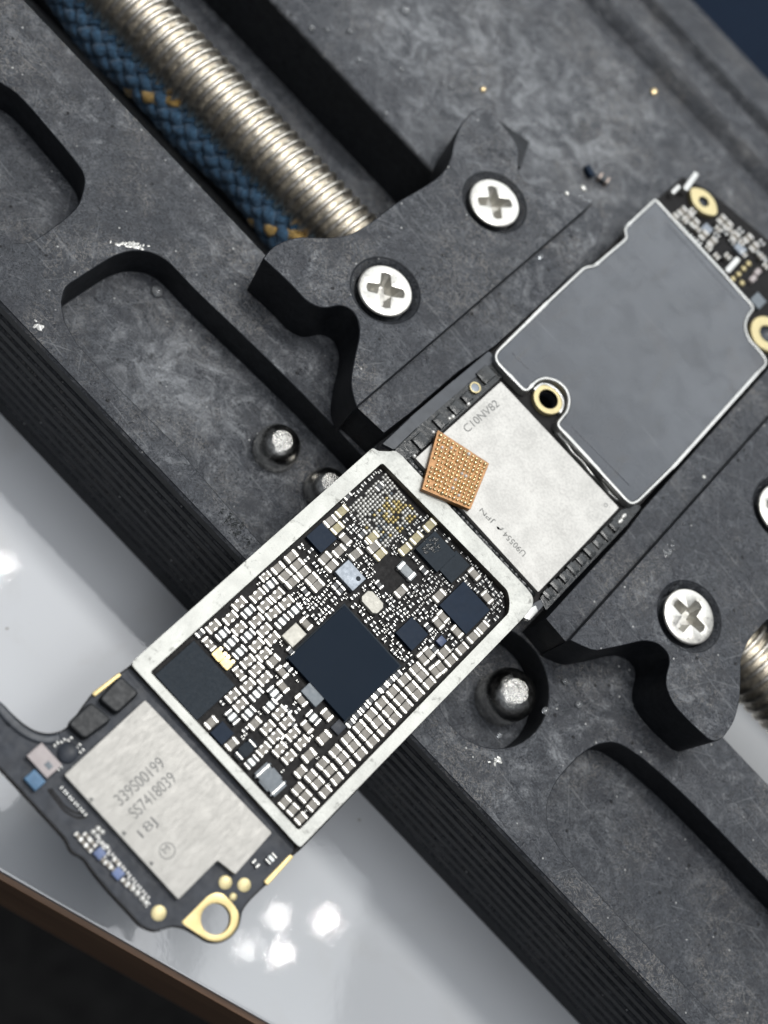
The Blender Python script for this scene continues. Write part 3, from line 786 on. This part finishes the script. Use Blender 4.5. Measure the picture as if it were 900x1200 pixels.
bx, by = bxy((o0+o1+o2*0)/2); q0 = bxy(o0); q1 = bxy(o1); q2 = bxy(o2)
OCC.append((min(q0[0], q2[0])-.2, q2[1]-.2, q1[0]+.2, q0[1]+.2))
random.shuffle(grid)
def join_meshes(name, items, mats_from, parent, org):
    """items: (mesh, matrix in metres) -> one object"""
    bm = bmesh.new(); mats = []
    for me, mx in items:
        t = me.copy(); t.transform(mx)
        idx = []
        for m in me.materials:
            if m not in mats: mats.append(m)
            idx.append(mats.index(m))
        n0 = len(bm.faces); bm.from_mesh(t); bm.faces.ensure_lookup_table()
        for f in bm.faces[n0:]: f.material_index = idx[f.material_index]
        bpy.data.meshes.remove(t)
    me = bpy.data.meshes.new(name); bm.to_mesh(me); bm.free()
    me.transform(Matrix.Translation(-Vector(org)*MM)); me.shade_smooth(); me.set_sharp_from_angle(angle=math.radians(50))
    return link(name, me, mats, parent, org)
for k, (me, q, s) in enumerate(grid[:100]):
    o = link('solder_bump', me, [], board, tuple(q)); o.scale = (s, s, s)
if grid[100:]:
    o = join_meshes('solder_bumps', [(me, Matrix.Translation(q*MM) @ Matrix.Diagonal((s, s, s, 1))) for me, q, s in grid[100:]], None, board, tuple(o0))
    o['kind'] = 'stuff'

# --- fill the remaining mask with tiny two-terminal parts on the board's own grid
inner = [bxy(p) for p in fi]
def inside(x, y, poly):
    c = False; n = len(poly)
    for i in range(n):
        x1, y1 = poly[i]; x2, y2 = poly[i-1]
        if (y1 > y) != (y2 > y) and x < (x2-x1)*(y-y1)/(y2-y1)+x1: c = not c
    return c
bare = [bxy(at(x, y, ZS)) for x, y in ((455, 652), (478, 650), (500, 672), (494, 684), (470, 684), (452, 700), (436, 680), (440, 664))]
tiny = []
dense = [bxy(at(x, y, ZS)) for x, y in ((345, 700), (362, 640), (400, 585), (448, 543), (600, 695), (590, 735), (520, 772), (470, 800), (440, 800), (400, 705), (360, 742))]
gx0, gx1 = min(p[0] for p in inner), max(p[0] for p in inner); gy0, gy1 = min(p[1] for p in inner), max(p[1] for p in inner)
def free(x, y, hx, hy, m=.035):
    for a in OCC:
        if x+hx+m > a[0] and x-hx-m < a[2] and y+hy+m > a[1] and y-hy-m < a[3]: return False
    return True
for size in ((.62, .36), (.46, .27), (.36, .2), (.27, .16)):
    tries = 4200
    for _ in range(tries):
        x = round(random.uniform(gx0, gx1)/.09)*.09; y = round(random.uniform(gy0, gy1)/.09)*.09
        o = random.choice('AAB'); l, w = size
        hx, hy = (w/2, l/2) if o == 'A' else (l/2, w/2)
        if not all(inside(x+sx*(hx+.12), y+sy*(hy+.12), inner) for sx in (-1, 1) for sy in (-1, 1)): continue
        if inside(x, y, bare): continue
        if not inside(x, y, dense) and random.random() < .93: continue
        if size[0] > .4 and random.random() < .55: continue
        if size[0] <= .4 and random.random() < .1: continue
        if not free(x, y, hx, hy, .05 if size[0] > .3 else .035): continue
        OCC.append((x-hx, y-hy, x+hx, y+hy))
        p = B0+BX*x+BY*y
        tiny.append((TPL['T'], 'resistor', (p.x, p.y, ZS), BA+(math.pi/2 if o == 'A' else 0), (l, w, .1+.35*w+.06)))
# --- parts of the two board ends
def add_end(kind, pts, L, W, o, h, name):
    for x, y in pts: PARTS.append(place(kind, x, y, L, W, o, h, name, occ=False))
add_end('C', [(98, 987), (104, 994), (92, 980), (127, 1013), (121, 1008), (133, 1019), (146.6, 1034), (153, 1039), (102, 980), (109, 988), (137, 1010)], 11, 5.5, 'B', .3, 'capacitor')
add_end('T', [(74+i*6.2, 925+i*6.9) for i in range(5)]+[(118+i*6, 985+i*7.2) for i in range(10)], 8, 4.5, 'B', .22, 'resistor')
add_end('T', [(113+i*6, 988+i*7.2) for i in range(11)]+[(74, 868), (82, 866), (92, 874), (96, 880), (70, 900), (66, 872), (88, 898)], 7, 4, 'A', .22, 'resistor')
add_end('W', [(318, 1006)], 13, 9, 'A', .4, 'capacitor')
add_end('T', [(300, 1012)], 10, 7, 'B', .3, 'resistor')
add_end('C', [(800, 247), (807, 253.5), (814, 261), (835, 283), (846, 257), (853, 264), (862, 277), (877, 279), (884, 289), (790, 255), (825, 275)], 11, 9, 'A', .5, 'capacitor')
add_end('T', [(796, 262), (803, 270), (811, 278), (840, 275), (819, 284), (850, 272), (858, 283), (868, 270), (890, 297), (896, 303), (893, 284)], 8, 5, 'B', .35, 'resistor')
add_end('C', [(803, 258), (818, 268), (831, 290), (842, 268), (869, 284), (857, 270), (893, 300), (898, 311), (872, 297), (853, 300), (840, 300), (812, 247)], 8, 6, 'B', .55, 'capacitor')
GROUPS = {}
for it in PARTS+tiny: GROUPS.setdefault(it[1], []).append(it)
def mat4(it):
    me, nm, loc, rot, sc = it
    return Matrix.Translation(Vector(loc)*MM) @ Matrix.Rotation(rot, 4, 'Z') @ Matrix.Diagonal((sc[0]*MM, sc[1]*MM, sc[2]*MM, 1))
for nm, its in GROUPS.items():
    its.sort(key=lambda t: -t[4][0]*t[4][1])
    for it in its[:100]:
        o = bpy.data.objects.new(nm, it[0]); C.objects.link(o); o.parent = board
        o.location = (Vector(it[2])-ORIGIN[board.name])*MM; o.rotation_euler = (0, 0, it[3]); o.scale = [k*MM for k in it[4]]
    if its[100:]:
        o = join_meshes(nm+'s', [(it[0], mat4(it)) for it in its[100:]], None, board, its[100][2]); o['kind'] = 'stuff'

# --- left end: wireless module lid, blocks, gold plating
wl = ats([(170, 820), (319, 976), (276, 1025), (255, 1008.5), (209, 1054.5), (75, 908)], -.15)
lid = obj_prism('module_lid', fillet(wl, .18, 3), ZS+.012, -.15, M['module'], board, (), .09, 2, 50)
lid['label'] = 'brushed silver module lid with laser engraved numbers'
zt = -.15+.002
def L2(x, y): return at(x, y, zt)
lettering('engraved_number', '339S00199', L2(142, 945), L2(194.5, 897), 1.05, zt, M['inkfaint'], lid)
lettering('engraved_number', 'SS7418039', L2(159, 960.5), L2(208, 914.5), 1.05, zt, M['inkfaint'], lid)
lettering('engraved_number', '18J', L2(170, 985), L2(187.5, 967), 1.05, zt, M['inkfaint'], lid)
lettering('engraved_letter', 'M', L2(194, 1001), L2(200, 995), .55, zt, M['inkfaint'], lid)
c = L2(196, 997)
obj_prism('engraved_circle', circle(c, .68, 28), zt-.01, zt+.012, M['inkfaint'], lid, [circle(c, .60, 28)], 0, 1, 30)
for (x, y) in ((107, 937), (145.5, 976.5), (177.5, 1012)):
    obj_prism('lid_notch', fillet(ats([(x-3, y-3), (x+3.5, y-1), (x-1, y+4)], zt), .1, 2), zt-.01, zt+.012, M['ink'], lid)
for pts in ([(140.6, 791), (164, 812), (137, 837), (115, 819)], [(106, 822), (132, 843), (99, 867), (78, 848)]):
    obj_prism('connector_block', fillet(ats(pts, .1), .45, 4), ZS, .1, M['tape'], board, (), .25, 3, 60)
obj_prism('edge_plating', fillet(ats([(107.5, 812), (139.5, 788), (142.5, 791.5), (111, 816.5)], -.5), .12, 2), ZS-.3, -.5, M['gold'], board, (), .06)
obj_prism('edge_plating', fillet(ats([(309, 1033), (340, 1001), (344.5, 1004), (313.5, 1038)], -.6), .12, 2), ZS-.3, -.6, M['gold'], board, (), .06)
chip('antenna_switch', 52, 891, 36, 24, .75, M['pink'], .12, occ=False, label='pale pink part on the left board end')
chip('antenna_switch_mark', 57, 897, 9, 7, .77, M['slategrey'], .02, occ=False)
chip('inductor', 41, 914, 20, 17, .7, M['blue'], .12, occ=False, label='bright blue inductor at the board edge')
chip('inductor', 117, 1000, 11.5, 12, .45, M['bluedim'], .08, occ=False)
chip('inductor', 138.6, 1023.6, 12, 12, .45, M['bluedim'], .08, occ=False)
c = at(80, 882, ZS+.3); bm = bmesh.new(); lathe(bm, c, [(.85, ZS), (.85, ZS+.22), (.72, ZS+.3), (0, ZS+.32)], 28)
from_bm('resin_dot', bm, M['maskblue'], board, (c[0], c[1], ZS), 50)
SD = dome_mesh('solder_dot', .27, .3, M['tin'], 16)
for (x, y, s) in ((115, 971, 1), (120, 975, .9), (109, 975, .9), (114, 980, .9), (119, 988, .9), (125, 993, 1), (150, 1036, 1), (156, 1041, 1), (161, 1047, 1.05), (167, 1053, .9), (171, 1058, 1.05)):
    p = at(x, y, ZS+.2); o = link('solder_dot', SD, [], board, (p[0], p[1], ZS+.01)); o.scale = (s, s, s)
for (x, y, r) in ((186, 1070, .62), (264, 1034, .58), (286, 1037, .58), (273, 1051, .34)):
    c = at(x, y, ZS); bm = bmesh.new(); lathe(bm, c, [(r, ZS), (r, ZS+.04), (r*.85, ZS+.075), (0, ZS+.08)], 28)
    from_bm('test_pad', bm, M['palegold'], board, (c[0], c[1], ZS), 60)
tab = ats([(212, 1081), (228, 1066), (243, 1050), (252, 1045.5), (262, 1047), (272, 1058), (280.5, 1069), (279.5, 1084), (271, 1097), (257, 1104), (243, 1102), (230, 1093), (218, 1085)], ZS+.06)
obj_prism('grounding_tab', fillet(tab, .5, 3), ZSB+.05, ZS+.06, M['gold'], board, [circle(at(253, 1077, ZS+.06), 1.26, 32)], .07, 2, 50).__setitem__('label', 'gold screw tab with a round hole')
arm = [(-60, 801), (-20, 812.5), (2, 823.5), (14, 836.5), (27, 848.5), (42, 857.5), (58, 860.5), (74, 856.5)]
q = [Vector(p) for p in spline(ats(arm, ZS+.2), 3, False)]
nrm = []
for i in range(len(q)):
    d = (q[min(i+1, len(q)-1)]-q[max(i-1, 0)]).normalized(); nrm.append(Vector((d.y, -d.x))*.85)
obj_prism('moulded_edge', [tuple(p) for p in q]+[tuple(a+b) for a, b in reversed(list(zip(q, nrm)))], ZS-.5, ZS+.2, M['edgegrey'], board, (), .3, 3, 60)
# curved traces under the mask
for k, off in enumerate((0, 5)):
    pts = [(56+off*.6, 925-off*.2), (66+off*.5, 938-off*.5), (76, 950-off), (90, 958-off), (104, 957-off)]
    q = [Vector(p) for p in spline(ats(pts, ZS), 4, False)]
    nrm = []
    for i in range(len(q)):
        d = (q[min(i+1, len(q)-1)]-q[max(i-1, 0)]).normalized(); nrm.append(Vector((-d.y, d.x))*.09)
    obj_prism('trace', [tuple(a+b) for a, b in zip(q, nrm)]+[tuple(a-b) for a, b in reversed(list(zip(q, nrm)))], ZS, ZS+.03, M['mask'], board)

# --- middle: sandblasted memory can, black coated strips, copper square
can_px = [(487, 537), (587, 447), (725.5, 595), (631, 694)]
zc = -.05
can = obj_prism('shield_can', fillet(ats(can_px, zc), .12, 3), ZS, zc, M['can'], board, (), .06, 2, 50)
can['label'] = 'sandblasted silver shield can under the copper square'
z2 = zc+.002
def L3(x, y): return at(x, y, z2)
lettering('engraved_number', 'U90554', L3(617, 648), L3(593, 622.5), .62, z2, M['ink'], can)
lettering('engraved_number', 'JPN', L3(581, 610), L3(566, 594), .62, z2, M['ink'], can)
arc = [Vector(p) for p in spline(ats([(582, 617), (583, 620), (586, 620.5), (589, 618)], z2), 4, False)]
obj_prism('engraved_mark', [tuple(p) for p in arc]+[tuple(p+Vector((.18, .12))) for p in reversed(arc)], z2-.01, z2+.012, M['ink'], can)
lettering('engraved_number', 'C10NV82', L3(548, 507.5), L3(586, 475), .85, z2, M['inkfaint'], can)
c = L3(710, 592)
obj_prism('engraved_circle', circle(c, .22, 20), z2-.01, z2+.01, M['inkfaint'], can, [circle(c, .15, 20)], 0, 1, 30)
obj_prism('resin_strip', fillet(ats([(474, 540), (462, 527), (490, 500), (546, 451), (580, 422), (592, 440), (586, 444), (487, 533)], -.5), .2, 3), ZS, -.5, M['underfill'], board, (), .12)
obj_prism('ground_rail', fillet(ats([(448, 520), (482, 488), (530, 447), (573, 411), (582, 421), (546, 452), (490, 500), (462, 527)], -.4), .2, 3), ZS, -.4, M['edgegrey'], board, (), .1)
for (x, y, b_, a_) in ((494, 516, 18, 15), (517, 493, 16, 13), (535, 477, 15, 13), (548, 465, 12, 11), (570, 438, 18, 17)):
    o = chip('coated_capacitor', x, y, b_, a_, .72, M['underfill'], .34, occ=False)
c = at(557, 454, -.25); obj_prism('eyelet', circle(c, .62, 28), ZS, -.22, M['palegold'], board, [circle(c, .46, 28)], .04)
bm = bmesh.new(); lathe(bm, c, [(.47, -.3), (.3, -.27), (0, -.26)], 24); from_bm('solder_fill', bm, M['chipgrey'], board, (c[0], c[1], -.3), 60)
for (x, y, s) in ((549, 473, 1), (531, 488, 1), (527, 490, .8), (508, 506, .8), (486, 534, .8)):
    p = at(x, y, -.35); o = link('solder_dot', SD, [], board, (p[0], p[1], -.55)); o.scale = (s, s, s)
obj_prism('resin_strip', fillet(ats([(633, 700), (728, 597), (745, 590), (752, 594), (735, 615), (640, 716)], -.5), .2, 3), ZS, -.5, M['underfill'], board, (), .15)
for i in range(9):
    t = i/8; chip('coated_capacitor', 643+t*78, 696-t*80, 13+3*(i % 2), 9, .55+.06*(i % 3), M['underfill'], .24, occ=False)
obj_prism('ground_rail', fillet(ats([(627, 706), (650, 694), (628, 720), (620, 727), (612, 722)], -.55), .15, 2), ZS, -.55, M['edgegrey'], board, (), .1)
obj_prism('ground_clip', fillet(ats([(620, 713), (628, 709), (631, 716), (621, 727), (614, 724)], -.3), .12, 2), ZS, -.3, M['rim'], board, (), .08)
for (x, y) in ((732, 604), (728, 610)):
    p = at(x, y, -.3); o = link('solder_dot', SD, [], board, (p[0], p[1], -.5)); o.scale = (1.5, .8, .6); o.rotation_euler.z = BA+1.5
# resin seam between frame and can
bm = bmesh.new(); q0, q1 = Vector(at(476, 533, -.45)), Vector(at(624, 692, -.45)); n = 60
for i in range(n):
    t = i/(n-1); p = q0.lerp(q1, t)
    bmesh.ops.create_uvsphere(bm, u_segments=8, v_segments=6, radius=.5, matrix=Matrix.Translation((p.x+random.uniform(-.08, .08), p.y, ZS+.05)) @ Matrix.Diagonal((1.3, random.uniform(.7, 1.1), random.uniform(.4, .7), 1)))
from_bm('resin_seam', bm, M['underfill'], board, (q0.x, q0.y, ZS), 180)

# --- far end: graphite covered shield with a bright rim, gold rings, connectors
rim = [(583, 424), (599, 441), (614, 456), (618, 457), (623, 452), (630, 445), (640, 442), (654, 446), (664, 455), (668, 467), (666, 481), (653, 497), (664, 509), (700, 548), (735, 586), (741, 590), (748, 587), (790, 546), (886, 439), (897, 428), (898, 423), (896, 418), (888, 408), (880, 400), (875, 391), (873, 380), (876, 371), (884, 360),
       (846, 318), (810, 279), (771, 236), (768, 234), (738, 262), (734, 266), (733, 271), (735, 277), (733, 281), (700, 309), (696, 312), (686, 313), (640, 356), (585, 410), (581, 416)]
zr, zv = .22, .12
rp = [Vector(p) for p in fillet(ats(rim, zr), .5, 3)]
def inset(poly, d):
    n = len(poly); out = []
    for i in range(n):
        a, b_, c_ = poly[i-1], poly[i], poly[(i+1) % n]
        t = ((b_-a).normalized()+(c_-b_).normalized())
        if t.length < 1e-6: t = b_-a
        t.normalize(); out.append(b_+Vector((-t.y, t.x))*d)
    return out
area = sum(rp[i-1].x*rp[i].y-rp[i].x*rp[i-1].y for i in range(len(rp)))/2
sg = 1 if area > 0 else -1
outer, innr = inset(rp, -.18*sg), inset(rp, .16*sg)
obj_prism('shield_rim', [tuple(p) for p in outer], ZS, zr, M['rim'], board, [[tuple(p) for p in innr]], .12, 3, 60)
cov = obj_prism('shield_cover', [tuple(p) for p in inset(rp, .2*sg)], ZS+.3, zv, M['cover'], board, (), .1, 2, 50)
cov['label'] = 'dark slate film over the shield at the far end'
# faint embossed lines of the lid
for a_, b_ in (((671, 500), (738, 568)), ((783, 262), (862, 350)), ((601, 413), (620, 432))):
    p, q = Vector(at(*a_, zv)), Vector(at(*b_, zv)); d = (q-p).normalized(); nn = Vector((-d.y, d.x))*.13
    obj_prism('embossed_line', [tuple(p+nn), tuple(q+nn), tuple(q-nn), tuple(p-nn)], zv-.02, zv+.035, M['cover'], cov, (), .03)
obj_prism('screw_ring', circle(ring_c, 1.72, 40), ZS, ZS+.55, M['palegold'], board, [circle(ring_c, 1.08, 32)], .1, 3, 60).__setitem__('label', 'gold rimmed screw hole in the notch of the dark shield')
bm = bmesh.new(); lathe(bm, ring_c, [(1.08, ZS+.5), (1.06, ZSB-2), (0, ZSB-2)], 32); from_bm('hole_sleeve', bm, M['tape'], board, (ring_c[0], ring_c[1], ZS), 60)
# clip bent round the ring
cl = [Vector(p) for p in spline(ats([(627, 456), (636, 449), (648, 452), (658, 462), (661, 474), (655, 486)], -.1), 3, False)]
nrm = []
for i in range(len(cl)):
    d = (cl[min(i+1, len(cl)-1)]-cl[max(i-1, 0)]).normalized(); nrm.append(Vector((-d.y, d.x))*.13)
obj_prism('ground_clip', [tuple(a+b) for a, b in zip(cl, nrm)]+[tuple(a-b) for a, b in reversed(list(zip(cl, nrm)))], ZS, -.2, M['rim'], board, (), .06)
se = [Vector(p) for p in ats([(653, 507), (664, 519), (672, 531), (684, 542), (694, 556), (706, 566), (716, 579), (724, 586)], -.35)]
obj_prism('solder_seam', [tuple(p+Vector((.12, .12))) for p in se]+[tuple(p-Vector((.14, .05))) for p in reversed(se)], ZS, -.35, M['rim'], board, (), .1, 2, 60)
for (x, y, R_, r_, lab) in ((825, 236, 1.95, .62, 'pale yellow screw ring at the far board end'), (900, 391, 2.3, .95, 'gold screw ring cut by the right picture edge')):
    c = at(x, y, ZS+.6)
    poly = circle(c, R_, 40) if R_ > 2 else fillet([(c[0]+math.cos(a)*R_*k, c[1]+math.sin(a)*R_*k) for a, k in ((0, 1.25), (1.0, .9), (2.1, .9), (3.14, 1.25), (4.2, .9), (5.3, .9))], .9, 5)
    o = obj_prism('screw_ring', poly, ZS, ZS+.6, M['palegold'], board, [circle(c, r_*1.1, 28)], .16, 3, 60); o['label'] = lab
    bm = bmesh.new(); lathe(bm, c, [(r_*1.1, ZS+.4), (r_*.9, ZS+.1), (0, ZS+.08)], 24); from_bm('hole_sleeve', bm, M['edgegrey'], board, (c[0], c[1], ZS), 60)
def bar(name, a_, b_, w, z0, z1, mat, bev=.1):
    p, q = Vector(at(*a_, z1)), Vector(at(*b_, z1)); d = (q-p).normalized(); nn = Vector((-d.y, d.x))*w/2
    return obj_prism(name, fillet([tuple(p+nn), tuple(q+nn), tuple(q-nn), tuple(p-nn)], w*.4, 4), z0, z1, mat, board, (), bev, 2, 60)
bar('spring_contact', (803, 222), (817, 202), .75, ZS, .1, M['rim'])
bar('spring_contact', (788, 226), (797, 217), .6, ZS, -.1, M['rim'])
bar('spring_contact', (852, 318), (866, 302), .75, ZS, -.1, M['rim'])
for (x, y) in ((860, 326), (866.5, 320.5), (872.5, 314), (878, 308), (870.5, 331)):
    c = at(x, y, ZS+.3); bm = bmesh.new(); lathe(bm, c, [(.36, ZS), (.36, ZS+.2), (.2, ZS+.3), (0, ZS+.31)], 20); from_bm('gold_contact', bm, M['palegold'], board, (c[0], c[1], ZS), 60)
for (x, y) in ((883, 326), (888.5, 318)): chip('solder_lump', x, y, 7, 8, .45, M['pink'], .18, occ=False)
chip('gasket', 889, 352, 16, 13, .5, M['slategrey'], .15, occ=False)
chip('chip', 848, 293, 14, 17, .45, M['mask'], .05, occ=False)
chip('chip', 868, 291, 14, 9, .5, M['chipgrey'], .1, occ=False)
chip('chip', 829, 268, 12, 9, .4, M['chipgrey'], .1, occ=False)

# ================================================================== loose copper chip resting on the can
zk = zc+.06
kp = ats([(513, 503.5), (573.5, 543), (551.5, 597), (494.5, 573)], zk+.6)
kc = Vector((sum(p[0] for p in kp)/4, sum(p[1] for p in kp)/4, zk))
loose = empty('copper_chip', (kc.x, kc.y, zk), 'small copper coloured chip with its solder balls up, lying askew on the silver shield can', 'chip')
obj_prism('chip_base', fillet(kp, .12, 3), zk-.05, zk+.6, M['copper'], loose, (), .05, 2, 50)
KB, KS = dome_mesh('solder_ball', .19, .22, M['copperball'], 14), dome_mesh('solder_ball', .19, .22, M['ball'], 14)
k0, k1, k2, k3 = [Vector(p) for p in kp]; balls = []
for i in range(12):
    for j in range(12):
        if random.random() < .03: continue
        s, t = .07+.0782*i, .07+.0782*j
        p = (k0*(1-s)+k1*s)*(1-t)+(k3*(1-s)+k2*s)*t
        p += Vector((random.uniform(-.03, .03), random.uniform(-.03, .03)))
        balls.append((KS if random.random() < .07 else KB, Vector((p.x, p.y, zk+.6)), random.uniform(.8, 1.15)))
random.shuffle(balls)
for me, p, s in balls[:100]:
    o = link('solder_ball', me, [], loose, tuple(p)); o.scale = (s, s, s)
if balls[100:]:
    o = join_meshes('solder_balls', [(me, Matrix.Translation(p*MM) @ Matrix.Diagonal((s, s, s, 1))) for me, p, s in balls[100:]], None, loose, (kc.x, kc.y, zk+.6)); o['kind'] = 'stuff'

# ================================================================== loose bits on the holder
def bead(name, x, y, z, r, mat, label, cat, group=None, flat=.6):
    c = at(x, y, z+r*flat*.5); bm = bmesh.new()
    bmesh.ops.create_uvsphere(bm, u_segments=20, v_segments=12, radius=r, matrix=Matrix.Translation((c[0], c[1], z+r*flat*.7)) @ Matrix.Diagonal((random.uniform(.85, 1.15), random.uniform(.85, 1.15), flat, 1)))
    return tag(from_bm(name, bm, mat, None, (c[0], c[1], z), 180), label, cat, group)
FD = 'tiny clear flux droplet on the bare grey top of the rear rail'
for (x, y, r) in ((475, 12, .55), (365, 33, .4), (383, 35, .3), (410, 37, .38), (421, 70, .34), (470, 81, .34), (497, 77, .25), (529, 101, .42), (519, 97, .28), (452, 133, .36)):
    bead('flux_droplet', x, y, ZR, r, M['drop'], FD, 'droplet', 'flux droplets on the rear rail')
FD2 = 'tiny clear flux droplet on the front rail beside the lower pin'
for (x, y, r) in ((639, 833, .38), (678, 826, .36), (662, 799, .36), (585, 862, .25)):
    bead('flux_droplet', x, y, ZR, r, M['drop'], FD2, 'droplet', 'flux droplets by the lower pin')
bead('flux_droplet', 184, 342, ZR-4.2, .62, M['drop'], 'clear flux bubble in the long pocket near its rounded end', 'droplet')
bead('flux_droplet', 633.5, 301, ZJ, .3, M['drop'], 'clear flux droplet on the step line of the left jaw', 'droplet')
bead('solder_bead', 566, 105, ZR, .42, M['copperball'], 'pinkish solder bead on the rear rail above the left jaw tip', 'solder bead')
bead('solder_bead', 766, 108, ZR+.2, .5, M['copperball'], 'pinkish solder bead on the ridge of the rear rail', 'solder bead')
bead('solder_bead', 683, 221, ZR+4, .42, M['ball'], 'larger pale solder bead at the top end of the left jaw', 'solder bead')
bead('solder_bead', 664, 227, ZJ-.05, .3, M['ball'], 'smaller pale solder bead on the top edge of the left jaw', 'solder bead')
bead('solder_bead', 825, 559, ZJ, .2, M['ball'], 'speck of solder on the right jaw near its upper screw', 'solder bead')
bm = bmesh.new()
for k in range(40):                        # crust of dried flux at the jaw end
    q = at(684+random.gauss(0, 6), 232+random.gauss(0, 4), ZJ)
    bmesh.ops.create_uvsphere(bm, u_segments=7, v_segments=5, radius=random.uniform(.1, .28), matrix=Matrix.Translation((q[0], q[1], -.2+random.uniform(-.5, .3))) @ Matrix.Diagonal((1.2, .9, .6, 1)))
tag(from_bm('flux_crust', bm, M['drop'], None, (*at(684, 232, 0), -.4), 180), 'crumbly crust of dried flux at the far end of the left jaw', 'flux residue')
def crust(name, x, y, z, n, sx, sy, ang, r0, r1, mat, label, cat):
    """a little heap of crumbs, elongated along the picture direction ang"""
    bm = bmesh.new(); a = math.radians(ang)
    for k in range(n):
        g, h = random.gauss(0, sx), random.gauss(0, sy)
        q = at(x+g*math.cos(a)-h*math.sin(a), y+g*math.sin(a)+h*math.cos(a), z)
        bmesh.ops.create_icosphere(bm, subdivisions=1, radius=random.uniform(r0, r1), matrix=Matrix.Translation((q[0], q[1], z)) @ Matrix.Rotation(random.uniform(0, 3), 4, 'Z') @ Matrix.Diagonal((1.5, .8, .5, 1)))
    c = at(x, y, z)
    tag(from_bm(name, bm, mat, None, (c[0], c[1], z), 20), label, cat)
crust('flux_residue', 152, 287, ZR, 34, 9, 1.6, 4, .08, .24, M['ball'], 'silvery smear of dried flux on the rim of the long pocket', 'flux residue')
crust('solder_flake', 45, 381, ZR, 8, 3, 1.5, 30, .12, .3, M['tin'], 'white flake near the front edge of the front rail', 'flake')
crust('burn_mark', 275, 617, ZR, 60, 12, 5, 48, .06, .2, M['underfill'], 'rough dark burn mark on the front rail above the silver frame', 'burn mark')
crust('solder_crumbs', 579, 891, ZR, 16, 5, 2.5, 10, .06, .2, M['ball'], 'glittering solder crumbs on the front rail below the round recess', 'solder crumbs')
crust('flux_residue', 783, 645, ZJ, 22, 6, 3, -45, .06, .22, M['drop'], 'flaky patch of dried flux on the right jaw above its screw', 'flux residue')
def loose_part(x, y, L, Wd, z, rot, me, name, label, cat):
    p = at(x, y, z+.5); o = bpy.data.objects.new(name, me); C.objects.link(o)
    o.location = Vector((p[0], p[1], z))*MM; o.rotation_euler = (0, 0, rot); o.scale = (L*MM, Wd*MM, .8*MM); tag(o, label, cat)
pinkcap = part_mesh('loose_capacitor', [((0, 0, .47), (.5, .9, .9), 0), ((-.34, 0, .5), (.32, 1, 1), 1), ((.34, 0, .5), (.32, 1, 1), 1)], [M['dark'], plain('pinkish_tin', (.70, .56, .47), .4, .5, .2, 2)], .1)
bluecap = part_mesh('loose_chip', [((0, 0, .47), (.8, .9, .9), 0), ((-.42, 0, .5), (.18, 1, 1), 1), ((.42, 0, .5), (.18, 1, 1), 1)], [M['chipblue'], M['slategrey']], .1)
loose_part(707, 210, 1.5, 1.0, ZR, .25, pinkcap, 'loose_capacitor', 'loose pinkish capacitor lying on the rear rail beside the left jaw', 'capacitor')
loose_part(691, 201, 1.5, .9, ZR, -.35, bluecap, 'loose_chip', 'loose dark blue chip lying on the rear rail next to the pinkish capacitor', 'chip')

# ================================================================== LIGHT, WORLD, CAMERA
w = bpy.data.worlds.new('World'); bpy.context.scene.world = w; w.use_nodes = True
nt = w.node_tree; bg = nt.nodes['Background']
tc = nt.nodes.new('ShaderNodeTexCoord'); sx = nt.nodes.new('ShaderNodeSeparateXYZ'); nt.links.new(tc.outputs['Generated'], sx.inputs[0])
rc = ramp(nt, sx.outputs['Z'], [(0.0, (.02, .02, .021)), (.5, (.04, .042, .046)), (.8, (.17, .185, .21)), (1.0, (.27, .29, .32))])
nt.links.new(rc, bg.inputs['Color']); bg.inputs['Strength'].default_value = 1.0
def lamp(name, loc, target, power, size, size_y=None, col=(1, .985, .955), shape='DISK'):
    l = bpy.data.lights.new(name, 'AREA'); l.shape = shape; l.size = size*MM; l.energy = power; l.color = col
    if size_y: l.size_y = size_y*MM
    o = bpy.data.objects.new(name, l); C.objects.link(o); o.location = Vector(loc)*MM
    d = Vector(target)-Vector(loc); o.rotation_euler = d.to_track_quat('-Z', 'Y').to_euler(); return o
for (x, y, z, p) in ((109, 77, 380, .010), (92, 64, 380, .004), (103, 54, 380, .007), (91, 46, 380, .0025), (-95, 82, 380, .004)):
    lamp('led', (x, y, z), (0, 10, 0), p, 3.5)
for (x, y, z, p) in ((60, 135, 380, .24), (5, 135, 380, .24), (-45, 135, 380, .16)):  # unseen key lamps added for brightness, clear of the worktop reflections
    lamp('led', (x, y, z), (0, 10, 0), p, 46)
lamp('lamp_panel', (100, 62, 386), (0, 10, 0), .04, 80, 60, (.95, .98, 1), 'RECTANGLE')
lamp('window_light', (-30, 520, 430), (-5, 40, 0), 1.5, 520, 330, (.93, .97, 1), 'RECTANGLE')
lamp('ceiling_panel', (10, 10, 700), (5, 5, 0), 1.7, 560, 220, (.97, .98, 1), 'RECTANGLE')  # soft overhead fill, added to brighten the worktop

cam = bpy.data.cameras.new('camera'); co = bpy.data.objects.new('camera', cam); C.objects.link(co)
co.location = EYE*MM
co.matrix_world = Matrix.Translation(EYE*MM) @ Matrix((RT, UP, -FW)).transposed().to_4x4()
cam.sensor_fit = 'HORIZONTAL'; cam.sensor_width = 36; cam.lens = F/900*36
cam.clip_start = .01; cam.clip_end = 10
cam.dof.use_dof = True; cam.dof.focus_distance = 120.5*MM; cam.dof.aperture_fstop = 28
sc = bpy.context.scene; sc.camera = co
sc.view_settings.view_transform = 'Standard'; sc.view_settings.look = 'None'; sc.view_settings.exposure = 0; sc.view_settings.gamma = 1
